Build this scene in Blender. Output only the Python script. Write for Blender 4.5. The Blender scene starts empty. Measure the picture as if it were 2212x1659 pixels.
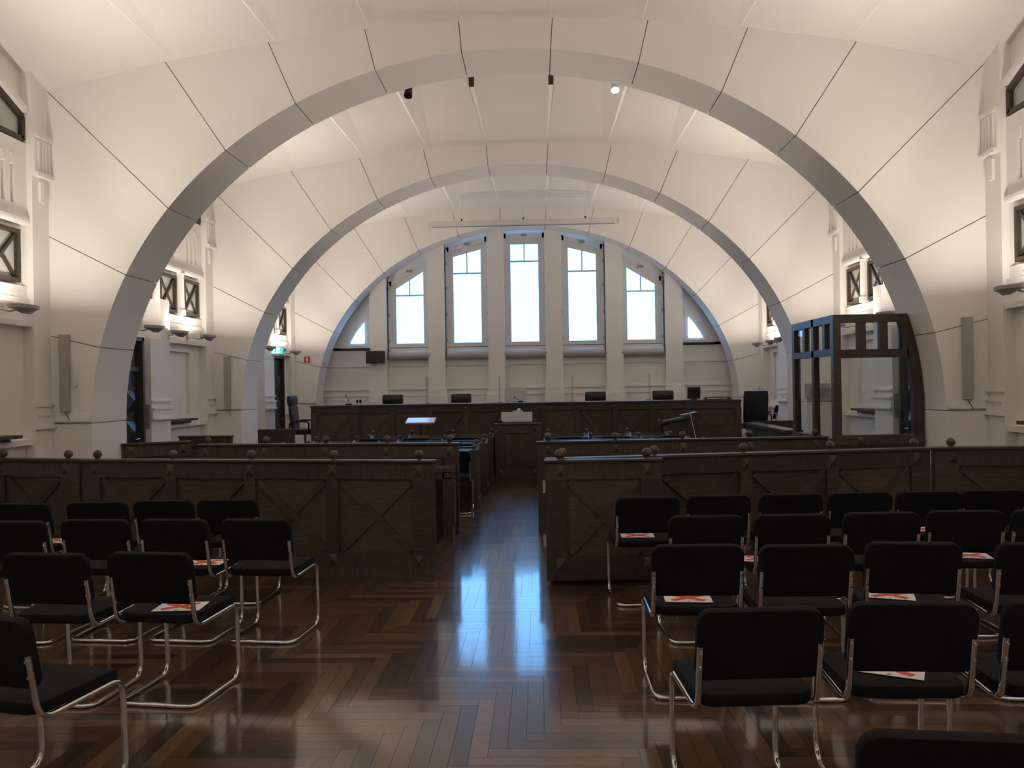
import bpy, math, random
from mathutils import Vector, Matrix

random.seed(7)
scene = bpy.context.scene
COL = scene.collection
PI = math.pi

# ------------------------------------------------------------------ camera
F_PX, CX, CY = 1794.0, 1106.0, 829.5
VPX, VPY, ROLL, EYE = 1166.0, 831.0, 0.0160, 1.66
th = math.atan((VPX - CX) / F_PX)
ph = math.atan((VPY - CY) / F_PX)
fwd = Vector((-math.sin(th), math.cos(th), math.sin(ph))).normalized()
r0 = fwd.cross(Vector((0, 0, 1))).normalized()
u0 = r0.cross(fwd)
cam_right = r0 * math.cos(ROLL) - u0 * math.sin(ROLL)
cam_up = u0 * math.cos(ROLL) + r0 * math.sin(ROLL)
cam_data = bpy.data.cameras.new('camera')
cam_data.sensor_width = 36.0
cam_data.lens = F_PX / 2212.0 * 36.0
cam_data.clip_start = 0.05
cam = bpy.data.objects.new('camera', cam_data)
COL.objects.link(cam)
mw = Matrix((cam_right, cam_up, -fwd)).transposed().to_4x4()
mw.translation = (0, 0, EYE)
cam.matrix_world = mw
scene.camera = cam

# ------------------------------------------------------------------ world / exposure
world = bpy.data.worlds.new('sky')
scene.world = world
world.use_nodes = True
SKY_COLOR = (1.05, 2.75, 5.6)          # even overcast sky, blue against the warm lamps
GROUND_COLOR = (0.16, 0.20, 0.22)      # dark ground and roofs below the horizon
wnt = world.node_tree
wb = wnt.nodes['Background']
wtc = wnt.nodes.new('ShaderNodeTexCoord')
wsep = wnt.nodes.new('ShaderNodeSeparateXYZ')
wmr = wnt.nodes.new('ShaderNodeMapRange')
wmr.inputs[1].default_value = -0.02; wmr.inputs[2].default_value = 0.04
wmix = wnt.nodes.new('ShaderNodeMix'); wmix.data_type = 'RGBA'
wmix.inputs[6].default_value = (*GROUND_COLOR, 1); wmix.inputs[7].default_value = (*SKY_COLOR, 1)
wnt.links.new(wtc.outputs['Generated'], wsep.inputs[0])
wnt.links.new(wsep.outputs['Z'], wmr.inputs[0])
wnt.links.new(wmr.outputs[0], wmix.inputs[0])
wnt.links.new(wmix.outputs[2], wb.inputs[0])
wb.inputs[1].default_value = 1.0
scene.view_settings.view_transform = 'Standard'
scene.view_settings.look = 'None'
scene.view_settings.gamma = 1.0
scene.view_settings.use_curve_mapping = False
scene.view_settings.exposure = 0.14

LAMP_GLOW = 5.2
LAMP_BEAM = 3.4
BEAM_TILT = 36.0
BEAM_SPREAD = 82.0
LAMP_COLOR = (1.0, 0.87, 0.765)
WINDOW_COLOR = (0.19, 0.49, 1.0)
WINDOW_STRENGTH = 5.6

# ------------------------------------------------------------------ materials
def new_mat(name):
    m = bpy.data.materials.new(name)
    m.use_nodes = True
    nt = m.node_tree
    return m, nt, nt.nodes['Principled BSDF']

def mat_simple(name, col, rough=0.5, metal=0.0, noise=0.0, nscale=8.0, bump=0.0, bscale=40.0, spec=0.5, coat=0.0):
    m, nt, b = new_mat(name)
    b.inputs['Base Color'].default_value = (*col, 1)
    b.inputs['Roughness'].default_value = rough
    b.inputs['Metallic'].default_value = metal
    b.inputs['Specular IOR Level'].default_value = spec
    b.inputs['Coat Weight'].default_value = coat
    tc = nt.nodes.new('ShaderNodeTexCoord')
    if noise > 0:
        n = nt.nodes.new('ShaderNodeTexNoise')
        n.inputs['Scale'].default_value = nscale
        n.inputs['Detail'].default_value = 4
        nt.links.new(tc.outputs['Object'], n.inputs['Vector'])
        r = nt.nodes.new('ShaderNodeValToRGB')
        r.color_ramp.elements[0].position = 0.3
        r.color_ramp.elements[1].position = 0.7
        r.color_ramp.elements[0].color = (*[c * (1 - noise) for c in col], 1)
        r.color_ramp.elements[1].color = (*[min(1, c * (1 + noise)) for c in col], 1)
        nt.links.new(n.outputs['Fac'], r.inputs['Fac'])
        nt.links.new(r.outputs['Color'], b.inputs['Base Color'])
    if bump > 0:
        n2 = nt.nodes.new('ShaderNodeTexNoise')
        n2.inputs['Scale'].default_value = bscale
        n2.inputs['Detail'].default_value = 3
        nt.links.new(tc.outputs['Object'], n2.inputs['Vector'])
        bp = nt.nodes.new('ShaderNodeBump')
        bp.inputs['Strength'].default_value = bump
        bp.inputs['Distance'].default_value = 0.005
        nt.links.new(n2.outputs['Fac'], bp.inputs['Height'])
        nt.links.new(bp.outputs['Normal'], b.inputs['Normal'])
    return m

def mat_wood(name, c0, c1, rough=0.42, scale=(3, 3, 40)):
    m, nt, b = new_mat(name)
    tc = nt.nodes.new('ShaderNodeTexCoord')
    mp = nt.nodes.new('ShaderNodeMapping')
    mp.inputs['Scale'].default_value = scale
    n = nt.nodes.new('ShaderNodeTexNoise')
    n.inputs['Scale'].default_value = 2.0
    n.inputs['Detail'].default_value = 6
    n.inputs['Distortion'].default_value = 0.4
    r = nt.nodes.new('ShaderNodeValToRGB')
    r.color_ramp.elements[0].position = 0.32
    r.color_ramp.elements[1].position = 0.7
    r.color_ramp.elements[0].color = (*c0, 1)
    r.color_ramp.elements[1].color = (*c1, 1)
    nt.links.new(tc.outputs['Object'], mp.inputs['Vector'])
    nt.links.new(mp.outputs['Vector'], n.inputs['Vector'])
    nt.links.new(n.outputs['Fac'], r.inputs['Fac'])
    oi = nt.nodes.new('ShaderNodeObjectInfo')
    hv = nt.nodes.new('ShaderNodeHueSaturation')
    mr = nt.nodes.new('ShaderNodeMapRange')
    mr.inputs[3].default_value = 0.8
    mr.inputs[4].default_value = 1.2
    nt.links.new(oi.outputs['Random'], mr.inputs[0])
    nt.links.new(mr.outputs[0], hv.inputs['Value'])
    nt.links.new(r.outputs['Color'], hv.inputs['Color'])
    nt.links.new(hv.outputs['Color'], b.inputs['Base Color'])
    b.inputs['Roughness'].default_value = rough
    b.inputs['Specular IOR Level'].default_value = 0.35
    bp = nt.nodes.new('ShaderNodeBump')
    bp.inputs['Strength'].default_value = 0.15
    bp.inputs['Distance'].default_value = 0.002
    nt.links.new(n.outputs['Fac'], bp.inputs['Height'])
    nt.links.new(bp.outputs['Normal'], b.inputs['Normal'])
    return m

def mat_floor():
    m, nt, b = new_mat('parquet')
    ge = nt.nodes.new('ShaderNodeNewGeometry')
    oi = nt.nodes.new('ShaderNodeObjectInfo')
    ad = nt.nodes.new('ShaderNodeMath'); ad.operation = 'ADD'
    nt.links.new(ge.outputs['Random Per Island'], ad.inputs[0])
    nt.links.new(oi.outputs['Random'], ad.inputs[1])
    fr = nt.nodes.new('ShaderNodeMath'); fr.operation = 'FRACT'
    nt.links.new(ad.outputs[0], fr.inputs[0])
    r = nt.nodes.new('ShaderNodeValToRGB')
    e = r.color_ramp.elements
    e[0].position = 0.0; e[0].color = (0.035, 0.0195, 0.0120, 1)
    e[1].position = 1.0; e[1].color = (0.170, 0.092, 0.046, 1)
    k = e.new(0.45); k.color = (0.080, 0.043, 0.024, 1)
    k = e.new(0.8); k.color = (0.125, 0.066, 0.034, 1)
    nt.links.new(fr.outputs[0], r.inputs['Fac'])
    tc = nt.nodes.new('ShaderNodeTexCoord')
    n = nt.nodes.new('ShaderNodeTexNoise')
    n.inputs['Scale'].default_value = 14
    n.inputs['Detail'].default_value = 5
    nt.links.new(tc.outputs['Object'], n.inputs['Vector'])
    mr = nt.nodes.new('ShaderNodeMapRange')
    mr.inputs[3].default_value = 0.65; mr.inputs[4].default_value = 1.3
    nt.links.new(n.outputs['Fac'], mr.inputs[0])
    hv = nt.nodes.new('ShaderNodeHueSaturation')
    nt.links.new(mr.outputs[0], hv.inputs['Value'])
    nt.links.new(r.outputs['Color'], hv.inputs['Color'])
    nt.links.new(hv.outputs['Color'], b.inputs['Base Color'])
    n3 = nt.nodes.new('ShaderNodeTexNoise')
    n3.inputs['Scale'].default_value = 1.3
    n3.inputs['Detail'].default_value = 3
    nt.links.new(tc.outputs['Object'], n3.inputs['Vector'])
    mr2 = nt.nodes.new('ShaderNodeMapRange')
    mr2.inputs[3].default_value = 0.04; mr2.inputs[4].default_value = 0.13
    nt.links.new(n3.outputs['Fac'], mr2.inputs[0])
    nt.links.new(mr2.outputs[0], b.inputs['Coat Roughness'])
    b.inputs['Coat Weight'].default_value = 0.85
    b.inputs['Coat IOR'].default_value = 1.5
    b.inputs['Roughness'].default_value = 0.30
    b.inputs['Specular IOR Level'].default_value = 0.30
    n2 = nt.nodes.new('ShaderNodeTexNoise')
    n2.inputs['Scale'].default_value = 9
    n2.inputs['Detail'].default_value = 2
    nt.links.new(tc.outputs['Object'], n2.inputs['Vector'])
    bp = nt.nodes.new('ShaderNodeBump')
    bp.inputs['Strength'].default_value = 0.02
    bp.inputs['Distance'].default_value = 0.01
    nt.links.new(n2.outputs['Fac'], bp.inputs['Height'])
    nt.links.new(bp.outputs['Normal'], b.inputs['Normal'])
    nt.links.new(bp.outputs['Normal'], b.inputs['Coat Normal'])
    return m

def mat_emit(name, col, strength):
    m, nt, b = new_mat(name)
    b.inputs['Base Color'].default_value = (*col, 1)
    b.inputs['Emission Color'].default_value = (*col, 1)
    b.inputs['Emission Strength'].default_value = strength
    return m

def mat_glass(name, tint=(0.93, 0.96, 0.96), gloss=0.07):
    m = bpy.data.materials.new(name)
    m.use_nodes = True
    nt = m.node_tree
    nt.nodes.clear()
    o = nt.nodes.new('ShaderNodeOutputMaterial')
    mx = nt.nodes.new('ShaderNodeMixShader')
    t = nt.nodes.new('ShaderNodeBsdfTransparent')
    t.inputs[0].default_value = (*tint, 1)
    g = nt.nodes.new('ShaderNodeBsdfGlossy')
    g.inputs['Roughness'].default_value = 0.02
    lw = nt.nodes.new('ShaderNodeLayerWeight')
    lw.inputs[0].default_value = 0.5
    pw = nt.nodes.new('ShaderNodeMath'); pw.operation = 'POWER'
    pw.inputs[1].default_value = 5.0
    nt.links.new(lw.outputs['Facing'], pw.inputs[0])
    ma = nt.nodes.new('ShaderNodeMath'); ma.operation = 'MULTIPLY_ADD'
    ma.inputs[1].default_value = 0.5; ma.inputs[2].default_value = 0.03
    nt.links.new(pw.outputs[0], ma.inputs[0])
    nt.links.new(ma.outputs[0], mx.inputs[0])
    nt.links.new(t.outputs[0], mx.inputs[1])
    nt.links.new(g.outputs[0], mx.inputs[2])
    nt.links.new(mx.outputs[0], o.inputs[0])
    return m

M = dict(
    plaster=mat_simple('white_plaster', (0.87, 0.85, 0.815), 0.75, noise=0.015, nscale=1.5, bump=0.05, bscale=60),
    ceilp=mat_simple('ceiling_plaster', (0.80, 0.775, 0.735), 0.8, noise=0.015, nscale=1.2, bump=0.04, bscale=50),
    joint=mat_simple('joint_core', (0.62, 0.58, 0.53), 0.9, noise=0.05),
    whitepaint=mat_simple('white_paint', (0.74, 0.75, 0.74), 0.35, noise=0.02),
    wood=mat_wood('dark_oak', (0.047, 0.036, 0.027), (0.090, 0.069, 0.051)),
    woodh=mat_wood('dark_oak_rail', (0.047, 0.036, 0.027), (0.088, 0.067, 0.050), scale=(40, 3, 3)),
    woodp=mat_wood('dark_oak_panel', (0.058, 0.041, 0.027), (0.108, 0.078, 0.052)),
    woodball=mat_wood('oak_ball', (0.070, 0.050, 0.038), (0.115, 0.085, 0.065), rough=0.35, scale=(8, 8, 8)),
    desktop=mat_simple('blue_grey_desktop', (0.055, 0.065, 0.085), 0.22, noise=0.06),
    floor=mat_floor(),
    sub=mat_simple('subfloor', (0.02, 0.012, 0.008), 0.6, noise=0.1),
    chrome=mat_simple('chrome', (0.72, 0.71, 0.70), 0.10, 1.0, noise=0.02, nscale=20),
    black=mat_simple('black_fabric', (0.0085, 0.0090, 0.0108), 0.85, noise=0.25, nscale=90, bump=0.25, bscale=500, spec=0.2),
    leather=mat_simple('black_leather', (0.014, 0.015, 0.018), 0.38, noise=0.15, nscale=20, bump=0.1, bscale=120),
    plastic=mat_simple('black_plastic', (0.012, 0.012, 0.013), 0.45, noise=0.1),
    whitecloth=mat_simple('pale_upholstery', (0.55, 0.55, 0.56), 0.8, noise=0.06, nscale=6),
    paper=mat_simple('white_paper', (0.92, 0.90, 0.88), 0.6, noise=0.02),
    red=mat_simple('red_print', (0.72, 0.075, 0.035), 0.6, noise=0.05),
    redsign=mat_simple('red_sign', (0.62, 0.035, 0.025), 0.4, noise=0.03),
    greydot=mat_simple('grey_print', (0.35, 0.33, 0.33), 0.6, noise=0.05),
    lampm=mat_simple('grey_lamp_metal', (0.46, 0.45, 0.44), 0.45, 0.3, noise=0.03),
    frame=mat_wood('dark_window_frame', (0.040, 0.030, 0.020), (0.075, 0.056, 0.040), rough=0.4),
    sideglass=mat_simple('frosted_side_glass', (0.52, 0.55, 0.53), 0.25, noise=0.05, nscale=4),
    greymetal=mat_simple('grey_metal', (0.34, 0.34, 0.34), 0.5, 0.2, noise=0.03),
    blind=mat_simple('blind_grey', (0.52, 0.53, 0.54), 0.4, noise=0.02),
    screen=mat_simple('dark_screen', (0.010, 0.010, 0.012), 0.15, noise=0.05),
    speaker=mat_simple('speaker_grey', (0.42, 0.41, 0.38), 0.7, noise=0.03),
    dark=mat_simple('dark_slot', (0.05, 0.04, 0.03), 0.7, noise=0.1),
    pane=mat_emit('daylit_pane', WINDOW_COLOR, WINDOW_STRENGTH),
    glass=mat_glass('clear_glass'),
    tube=mat_emit('lamp_tube', (1.0, 0.88, 0.72), 8.0),
    spotlit=mat_emit('lit_spot', (1.0, 0.95, 0.88), 6.0),
    exitgreen=mat_emit('exit_green', (0.05, 0.50, 0.46), 1.3),
    exitwhite=mat_emit('exit_white', (0.8, 1.0, 0.97), 1.6),
    doorblue=mat_simple('dark_door_leaf', (0.030, 0.033, 0.040), 0.35, noise=0.1),
    transom=mat_simple('transom_glass', (0.10, 0.17, 0.26), 0.1, noise=0.1),
    brownwood=mat_wood('brown_desk_wood', (0.16, 0.07, 0.03), (0.26, 0.12, 0.05)),
    whitetop=mat_simple('white_laminate', (0.72, 0.73, 0.75), 0.2, noise=0.01),
)

# ------------------------------------------------------------------ mesh building helpers
class MB:
    def __init__(s):
        s.v = []; s.f = []
    def quad(s, a, b, c, d):
        i = len(s.v); s.v += [a, b, c, d]; s.f.append((i, i + 1, i + 2, i + 3)); return s
    def box(s, x0, x1, y0, y1, z0, z1):
        i = len(s.v)
        s.v += [(x0, y0, z0), (x1, y0, z0), (x1, y1, z0), (x0, y1, z0), (x0, y0, z1), (x1, y0, z1), (x1, y1, z1), (x0, y1, z1)]
        s.f += [tuple(i + k for k in q) for q in ((3, 2, 1, 0), (4, 5, 6, 7), (0, 1, 5, 4), (1, 2, 6, 5), (2, 3, 7, 6), (3, 0, 4, 7))]
        return s
    def prism(s, pts, axis, a, b):
        """polygon pts (2D) extruded along axis between a and b; axis x: (y,z), y: (x,z), z: (x,y)"""
        def P(p, t):
            return {'x': (t, p[0], p[1]), 'y': (p[0], t, p[1]), 'z': (p[0], p[1], t)}[axis]
        n = len(pts); i = len(s.v)
        s.v += [P(p, a) for p in pts] + [P(p, b) for p in pts]
        s.f.append(tuple(i + k for k in range(n)))
        s.f.append(tuple(i + n + n - 1 - k for k in range(n)))
        for k in range(n):
            q = (k + 1) % n
            s.f.append((i + q, i + k, i + n + k, i + n + q))
        return s
    def bar(s, p, q, w, h, up=(0, 0, 1)):
        """rectangular bar from p to q, width w (sideways), height h (along up)"""
        p = Vector(p); q = Vector(q); d = (q - p).normalized()
        side = d.cross(Vector(up)).normalized(); u = side.cross(d)
        i = len(s.v)
        for c in (p, q):
            for a, b in ((-1, -1), (1, -1), (1, 1), (-1, 1)):
                s.v.append(tuple(c + side * (a * w / 2) + u * (b * h / 2)))
        s.f += [(i, i + 1, i + 2, i + 3), (i + 7, i + 6, i + 5, i + 4)]
        for k in range(4):
            m = (k + 1) % 4
            s.f.append((i + m, i + k, i + 4 + k, i + 4 + m))
        return s
    def tube(s, pts, r, n=10, closed=False):
        pts = [Vector(p) for p in pts]
        m = len(pts); i0 = len(s.v)
        t0 = (pts[1] - pts[0]).normalized()
        ref = Vector((0, 0, 1)) if abs(t0.z) < 0.9 else Vector((1, 0, 0))
        nn = t0.cross(ref).normalized()
        for k in range(m):
            if k == 0: t = pts[1] - pts[0]
            elif k == m - 1: t = pts[-1] - pts[-2]
            else: t = (pts[k + 1] - pts[k]).normalized() + (pts[k] - pts[k - 1]).normalized()
            t = t.normalized()
            nn = (nn - t * nn.dot(t)).normalized()
            bb = t.cross(nn)
            rr = r[k] if isinstance(r, (list, tuple)) else r
            for a in range(n):
                an = 2 * PI * a / n
                s.v.append(tuple(pts[k] + nn * (math.cos(an) * rr) + bb * (math.sin(an) * rr)))
        for k in range(m - 1):
            for a in range(n):
                b = (a + 1) % n
                s.f.append((i0 + k * n + a, i0 + k * n + b, i0 + (k + 1) * n + b, i0 + (k + 1) * n + a))
        s.f.append(tuple(i0 + n - 1 - a for a in range(n)))
        s.f.append(tuple(i0 + (m - 1) * n + a for a in range(n)))
        return s
    def lathe(s, prof, c=(0, 0, 0), n=16, axis='z'):
        i0 = len(s.v); m = len(prof)
        for r, z in prof:
            for a in range(n):
                an = 2 * PI * a / n
                x, y = r * math.cos(an), r * math.sin(an)
                if axis == 'z': s.v.append((c[0] + x, c[1] + y, c[2] + z))
                elif axis == 'y': s.v.append((c[0] + x, c[1] + z, c[2] + y))
                else: s.v.append((c[0] + z, c[1] + x, c[2] + y))
        for k in range(m - 1):
            for a in range(n):
                b = (a + 1) % n
                s.f.append((i0 + k * n + a, i0 + k * n + b, i0 + (k + 1) * n + b, i0 + (k + 1) * n + a))
        s.f.append(tuple(i0 + n - 1 - a for a in range(n)))
        s.f.append(tuple(i0 + (m - 1) * n + a for a in range(n)))
        return s
    def ball(s, c, r, n=14, m=9):
        return s.lathe([(max(0.0008, r * math.sin(PI * k / m)), -r * math.cos(PI * k / m)) for k in range(m + 1)], c, n)
    def pyramid(s, c, w, h, d):
        """boss in xz plane facing -y, centre c, size w x h, depth d"""
        x, y, z = c; i = len(s.v)
        s.v += [(x - w / 2, y, z - h / 2), (x + w / 2, y, z - h / 2), (x + w / 2, y, z + h / 2), (x - w / 2, y, z + h / 2), (x, y - d, z)]
        s.f += [(i, i + 1, i + 4), (i + 1, i + 2, i + 4), (i + 2, i + 3, i + 4), (i + 3, i, i + 4), (i + 3, i + 2, i + 1, i)]
        return s
    def mesh(s, name, smooth=False):
        me = bpy.data.meshes.new(name)
        me.from_pydata([tuple(v) for v in s.v], [], s.f)
        me.validate()
        if smooth:
            me.polygons.foreach_set('use_smooth', [True] * len(me.polygons))
            me.set_sharp_from_angle(angle=math.radians(40))
        return me
    def build(s, name, mat, parent=None, smooth=False, bevel=0.0):
        me = s.mesh(name, smooth)
        me.materials.append(M[mat] if isinstance(mat, str) else mat)
        o = bpy.data.objects.new(name, me)
        COL.objects.link(o)
        if parent is not None: o.parent = parent
        if bevel > 0:
            b = o.modifiers.new('bevel', 'BEVEL'); b.width = bevel; b.segments = 2; b.limit_method = 'ANGLE'
        return o

def tag(o, label, cat, group=None, kind=None):
    o['label'] = label; o['category'] = cat
    if group: o['group'] = group
    if kind: o['kind'] = kind
    return o

def empty(name, loc=(0, 0, 0), rz=0.0):
    o = bpy.data.objects.new(name, None)
    o.empty_display_size = 0.1
    COL.objects.link(o)
    o.location = loc; o.rotation_euler = (0, 0, rz)
    return o

def thing(name, label, cat, loc=(0, 0, 0), rz=0.0, group=None, kind=None):
    return tag(empty(name, loc, rz), label, cat, group, kind)

def inst(me, name, parent, loc=(0, 0, 0), rot=(0, 0, 0), mat=None):
    o = bpy.data.objects.new(name, me)
    COL.objects.link(o); o.parent = parent; o.location = loc; o.rotation_euler = rot
    return o

def copy_tree(o, parent=None):
    c = o.copy(); COL.objects.link(c); c.parent = parent
    for ch in o.children: copy_tree(ch, c)
    return c

def fillet(pts, r, n=6):
    pts = [Vector(p) for p in pts]; out = [pts[0]]
    for k in range(1, len(pts) - 1):
        p, a, b = pts[k], pts[k - 1], pts[k + 1]
        rr = r[k] if isinstance(r, (list, tuple)) else r
        d1 = (a - p); d2 = (b - p)
        l = min(rr, d1.length * 0.49, d2.length * 0.49)
        A = p + d1.normalized() * l; B = p + d2.normalized() * l
        for j in range(n + 1):
            t = j / n
            out.append(A * (1 - t) ** 2 + p * (2 * t * (1 - t)) + B * t ** 2)
    out.append(pts[-1])
    return out

# ================================================================== SETTING
X0 = -0.31                    # room centre line
HW = 5.08                     # half width to the pilaster faces
XL, XR = X0 - HW, X0 + HW
REC = 0.12                    # recess of the wall between pilasters
ARCH_A = 4.63
SPRING = 1.31
# arch front plane y, apex height, ceiling crown height
ARCHES = [(-0.2, 5.31, 5.63), (4.4, 5.31, 5.63), (9.0, 5.31, 5.63), (13.6, 5.28, 5.59), (18.2, 5.16, 5.53)]
ATH = 0.76
YB = 18.8                     # back wall plane
YR = -4.8                     # wall behind the camera

def ceil_h(r, crown):
    return crown - 0.0252 * r * r

# ---------------------------------------------------------------- floor
def make_floor():
    sl = MB().box(XL - 0.4, XR + 0.4, YR - 0.2, YB + 0.5, -0.2, -0.012).build('floor', 'sub')
    tag(sl, 'dark glossy herringbone parquet floor of the courtroom', 'floor', kind='structure')
    w, n = 0.085, 8
    L = w * n; g = 0.0008
    rects = []
    for i in range(-160, 330):
        for j in range(-60, 60):
            ox = i + j * n; oy = i - j * n
            for (a, b, c, d) in ((ox, oy, n, 1), (ox, oy + 1, 1, n)):
                x, y = a * w - 0.6, b * w + 2.0
                x1, y1 = x + c * w, y + d * w
                if x1 < XL - 0.1 or x > XR + 0.1 or y1 < YR or y > 15.4: continue
                x = max(x, XL - 0.12); x1 = min(x1, XR + 0.12)
                if x1 - x < 0.02: continue
                rects.append((x + g, x1 - g, y + g, y1 - g, c > d))
    def score(r):
        cx, cy = (r[0] + r[1]) / 2, (r[2] + r[3]) / 2
        if cy < 3.3: return 1e9
        if abs(cx * F_PX / cy + VPX - CX) > 1080: return 1e9
        pen = 0 if -1.5 < cx < 0.55 else 2.2
        return cy + pen
    rects.sort(key=score)
    near, rest = rects[:300], rects[300:]
    cache = {}
    for (x0, x1, y0, y1, hz) in near:
        key = (round(x1 - x0, 3), round(y1 - y0, 3))
        if key not in cache:
            a, b = (x1 - x0) / 2, (y1 - y0) / 2
            me = MB().box(-a, a, -b, b, -0.012, 0).mesh('plank'); me.materials.append(M['floor'])
            cache[key] = me
        o = inst(cache[key], 'plank', sl, ((x0 + x1) / 2, (y0 + y1) / 2, 0), (random.gauss(0, 0.0004), random.gauss(0, 0.0004), 0))
    mb = MB()
    for (x0, x1, y0, y1, hz) in rest:
        i = len(mb.v)
        t = [random.gauss(0, 0.00006) for _ in range(2)]
        mb.v += [(x0, y0, t[0]), (x1, y0, t[1]), (x1, y1, t[0] * 0), (x0, y1, 0), (x0, y0, -0.012), (x1, y0, -0.012), (x1, y1, -0.012), (x0, y1, -0.012)]
        mb.f += [(i, i + 1, i + 2, i + 3), (i + 4, i + 5, i + 1, i), (i + 5, i + 6, i + 2, i + 1), (i + 6, i + 7, i + 3, i + 2), (i + 7, i + 4, i, i + 3)]
    st = mb.build('plank_field', 'floor', sl)
    st['kind'] = 'stuff'
make_floor()

# ---------------------------------------------------------------- arches (diaphragm walls of voussoir panels)
TS = [math.radians(-90 + 12 * k) for k in range(16)]
def arch_pt(t, b, grow=0.0):
    return X0 + (ARCH_A + grow) * math.sin(t), SPRING + (b + grow) * math.cos(t)
def joint_dir(t, b):
    nx, nz = b * math.sin(t), ARCH_A * math.cos(t)
    k = 0.85 if abs(t) < math.radians(60) else 1.0
    v = Vector((nx * k, nz)); return v.normalized()
def outer_pt(t, b, crown):
    x, z = arch_pt(t, b); d = joint_dir(t, b)
    lim = HW + 0.02
    s = 0.0
    for _ in range(2000):
        s += 0.004
        px, pz = x + d.x * s, z + d.y * s
        r = px - X0
        if abs(r) >= lim: return (X0 + math.copysign(lim, r), pz)
        if pz >= ceil_h(r, crown) + 0.03: return (px, pz)
    return (px, pz)

def make_arch(name, label, y0, apex, crown, depth=ATH, detailed=True):
    b = apex - SPRING
    G = 0.005
    core = MB()
    N = 60
    ins, outs = [], []
    grow = 0.03 if detailed else 0.0
    for k in range(N + 1):
        t = -PI / 2 + PI * k / N
        ins.append(arch_pt(t, b, grow)); outs.append(outer_pt(t, b, crown))
    yf, yb = (y0 + 0.03, y0 + depth - 0.03) if detailed else (y0, y0 + depth)
    for k in range(N):
        a0, a1, o0, o1 = ins[k], ins[k + 1], outs[k], outs[k + 1]
        poly = [(a0[0], a0[1]), (o0[0], o0[1])]
        if abs(o0[0] - o1[0]) > 1e-3 and abs(o0[1] - o1[1]) > 1e-3 and (abs(abs(o0[0] - X0) - HW - 0.02) < 1e-3) != (abs(abs(o1[0] - X0) - HW - 0.02) < 1e-3):
            cx = o0[0] if abs(abs(o0[0] - X0) - HW - 0.02) < 1e-3 else o1[0]
            poly.append((cx, ceil_h(HW, crown) + 0.03))
        poly += [(o1[0], o1[1]), (a1[0], a1[1])]
        core.prism(poly, 'y', yf, yb)
    for sd in (-1, 1):
        xi = X0 + sd * (ARCH_A + grow); xo = X0 + sd * (HW + 0.02)
        core.box(min(xi, xo), max(xi, xo), yf, yb, 0, SPRING)
    root = core.build(name, 'joint' if detailed else 'plaster')
    tag(root, label, 'arch', kind='structure')
    if not detailed: return root
    for k in range(15):
        t0, t1 = TS[k], TS[k + 1]
        n = 6
        inner = [arch_pt(t0 + (t1 - t0) * i / n, b) for i in range(n + 1)]
        o0, o1 = outer_pt(t0, b, crown), outer_pt(t1, b, crown)
        # shrink along the joint sides
        d0 = joint_dir(t0, b); d1 = joint_dir(t1, b)
        p0 = Vector((d0.y, -d0.x)) * G; p1 = Vector((-d1.y, d1.x)) * G
        if k == 0: o0 = (X0 - HW - 0.02, SPRING); p0 = Vector((0, G))
        if k == 14: o1 = (X0 + HW + 0.02, SPRING); p1 = Vector((0, G))
        outer = [(o1[0] + p1.x, o1[1] + p1.y)]
        for i in range(1, 4):
            tt = t1 + (t0 - t1) * i / 4
            a, c = outer_pt(tt, b, crown), None
            outer.append(a)
        outer.append((o0[0] + p0.x, o0[1] + p0.y))
        wallx = HW + 0.02
        fl = [abs(abs(p[0] - X0) - wallx) < 0.012 for p in outer]
        out2 = []
        for i, p in enumerate(outer):
            if i and fl[i] != fl[i - 1]:
                sx = X0 + math.copysign(wallx, p[0] - X0)
                out2.append((sx, ceil_h(HW, crown) + 0.03))
            out2.append(p)
        inner[0] = (inner[0][0] + p0.x, inner[0][1] + p0.y)
        inner[-1] = (inner[-1][0] + p1.x, inner[-1][1] + p1.y)
        MB().prism(inner + out2, 'y', y0, y0 + depth).build('voussoir_panel', 'plaster', root)
    for sd in (-1, 1):
        xi = X0 + sd * ARCH_A; xo = X0 + sd * (HW + 0.02)
        MB().box(min(xi, xo), max(xi, xo), y0, y0 + depth, 0.12, SPRING - G).build('pier_block', 'plaster', root)
        MB().box(min(xi, xo) - 0.01, max(xi, xo) + 0.01, y0 - 0.012, y0 + depth + 0.012, 0, 0.12).build('plinth', 'plaster', root)
        # little ledge on the face
        xa, xb = X0 + sd * (ARCH_A + 0.02), X0 + sd * (HW - 0.002)
        MB().box(min(xa, xb), max(xa, xb), y0 - 0.03, y0, 1.33, 1.375).build('ledge', 'plaster', root)
        MB().box(min(xa, xb), max(xa, xb), y0 - 0.015, y0, 1.375, 1.42).build('ledge', 'plaster', root)
    return root

make_arch('wall_arch_rear', 'white arch wall spanning the hall behind the chair rows', ARCHES[0][0], ARCHES[0][1], ARCHES[0][2], detailed=False)
make_arch('wall_arch_gallery', 'white arch wall spanning the hall above the public chair rows', ARCHES[1][0], ARCHES[1][1], ARCHES[1][2], detailed=False)
make_arch('wall_arch_front', 'widest white segmented arch, springing beside the glass dock', *ARCHES[2])
make_arch('wall_arch_middle', 'segmented white arch standing just before the judges bench', *ARCHES[3])
make_arch('wall_arch_window', 'segmented white arch framing the daylight windows', ARCHES[4][0], ARCHES[4][1], ARCHES[4][2], depth=YB - 18.2)

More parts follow.
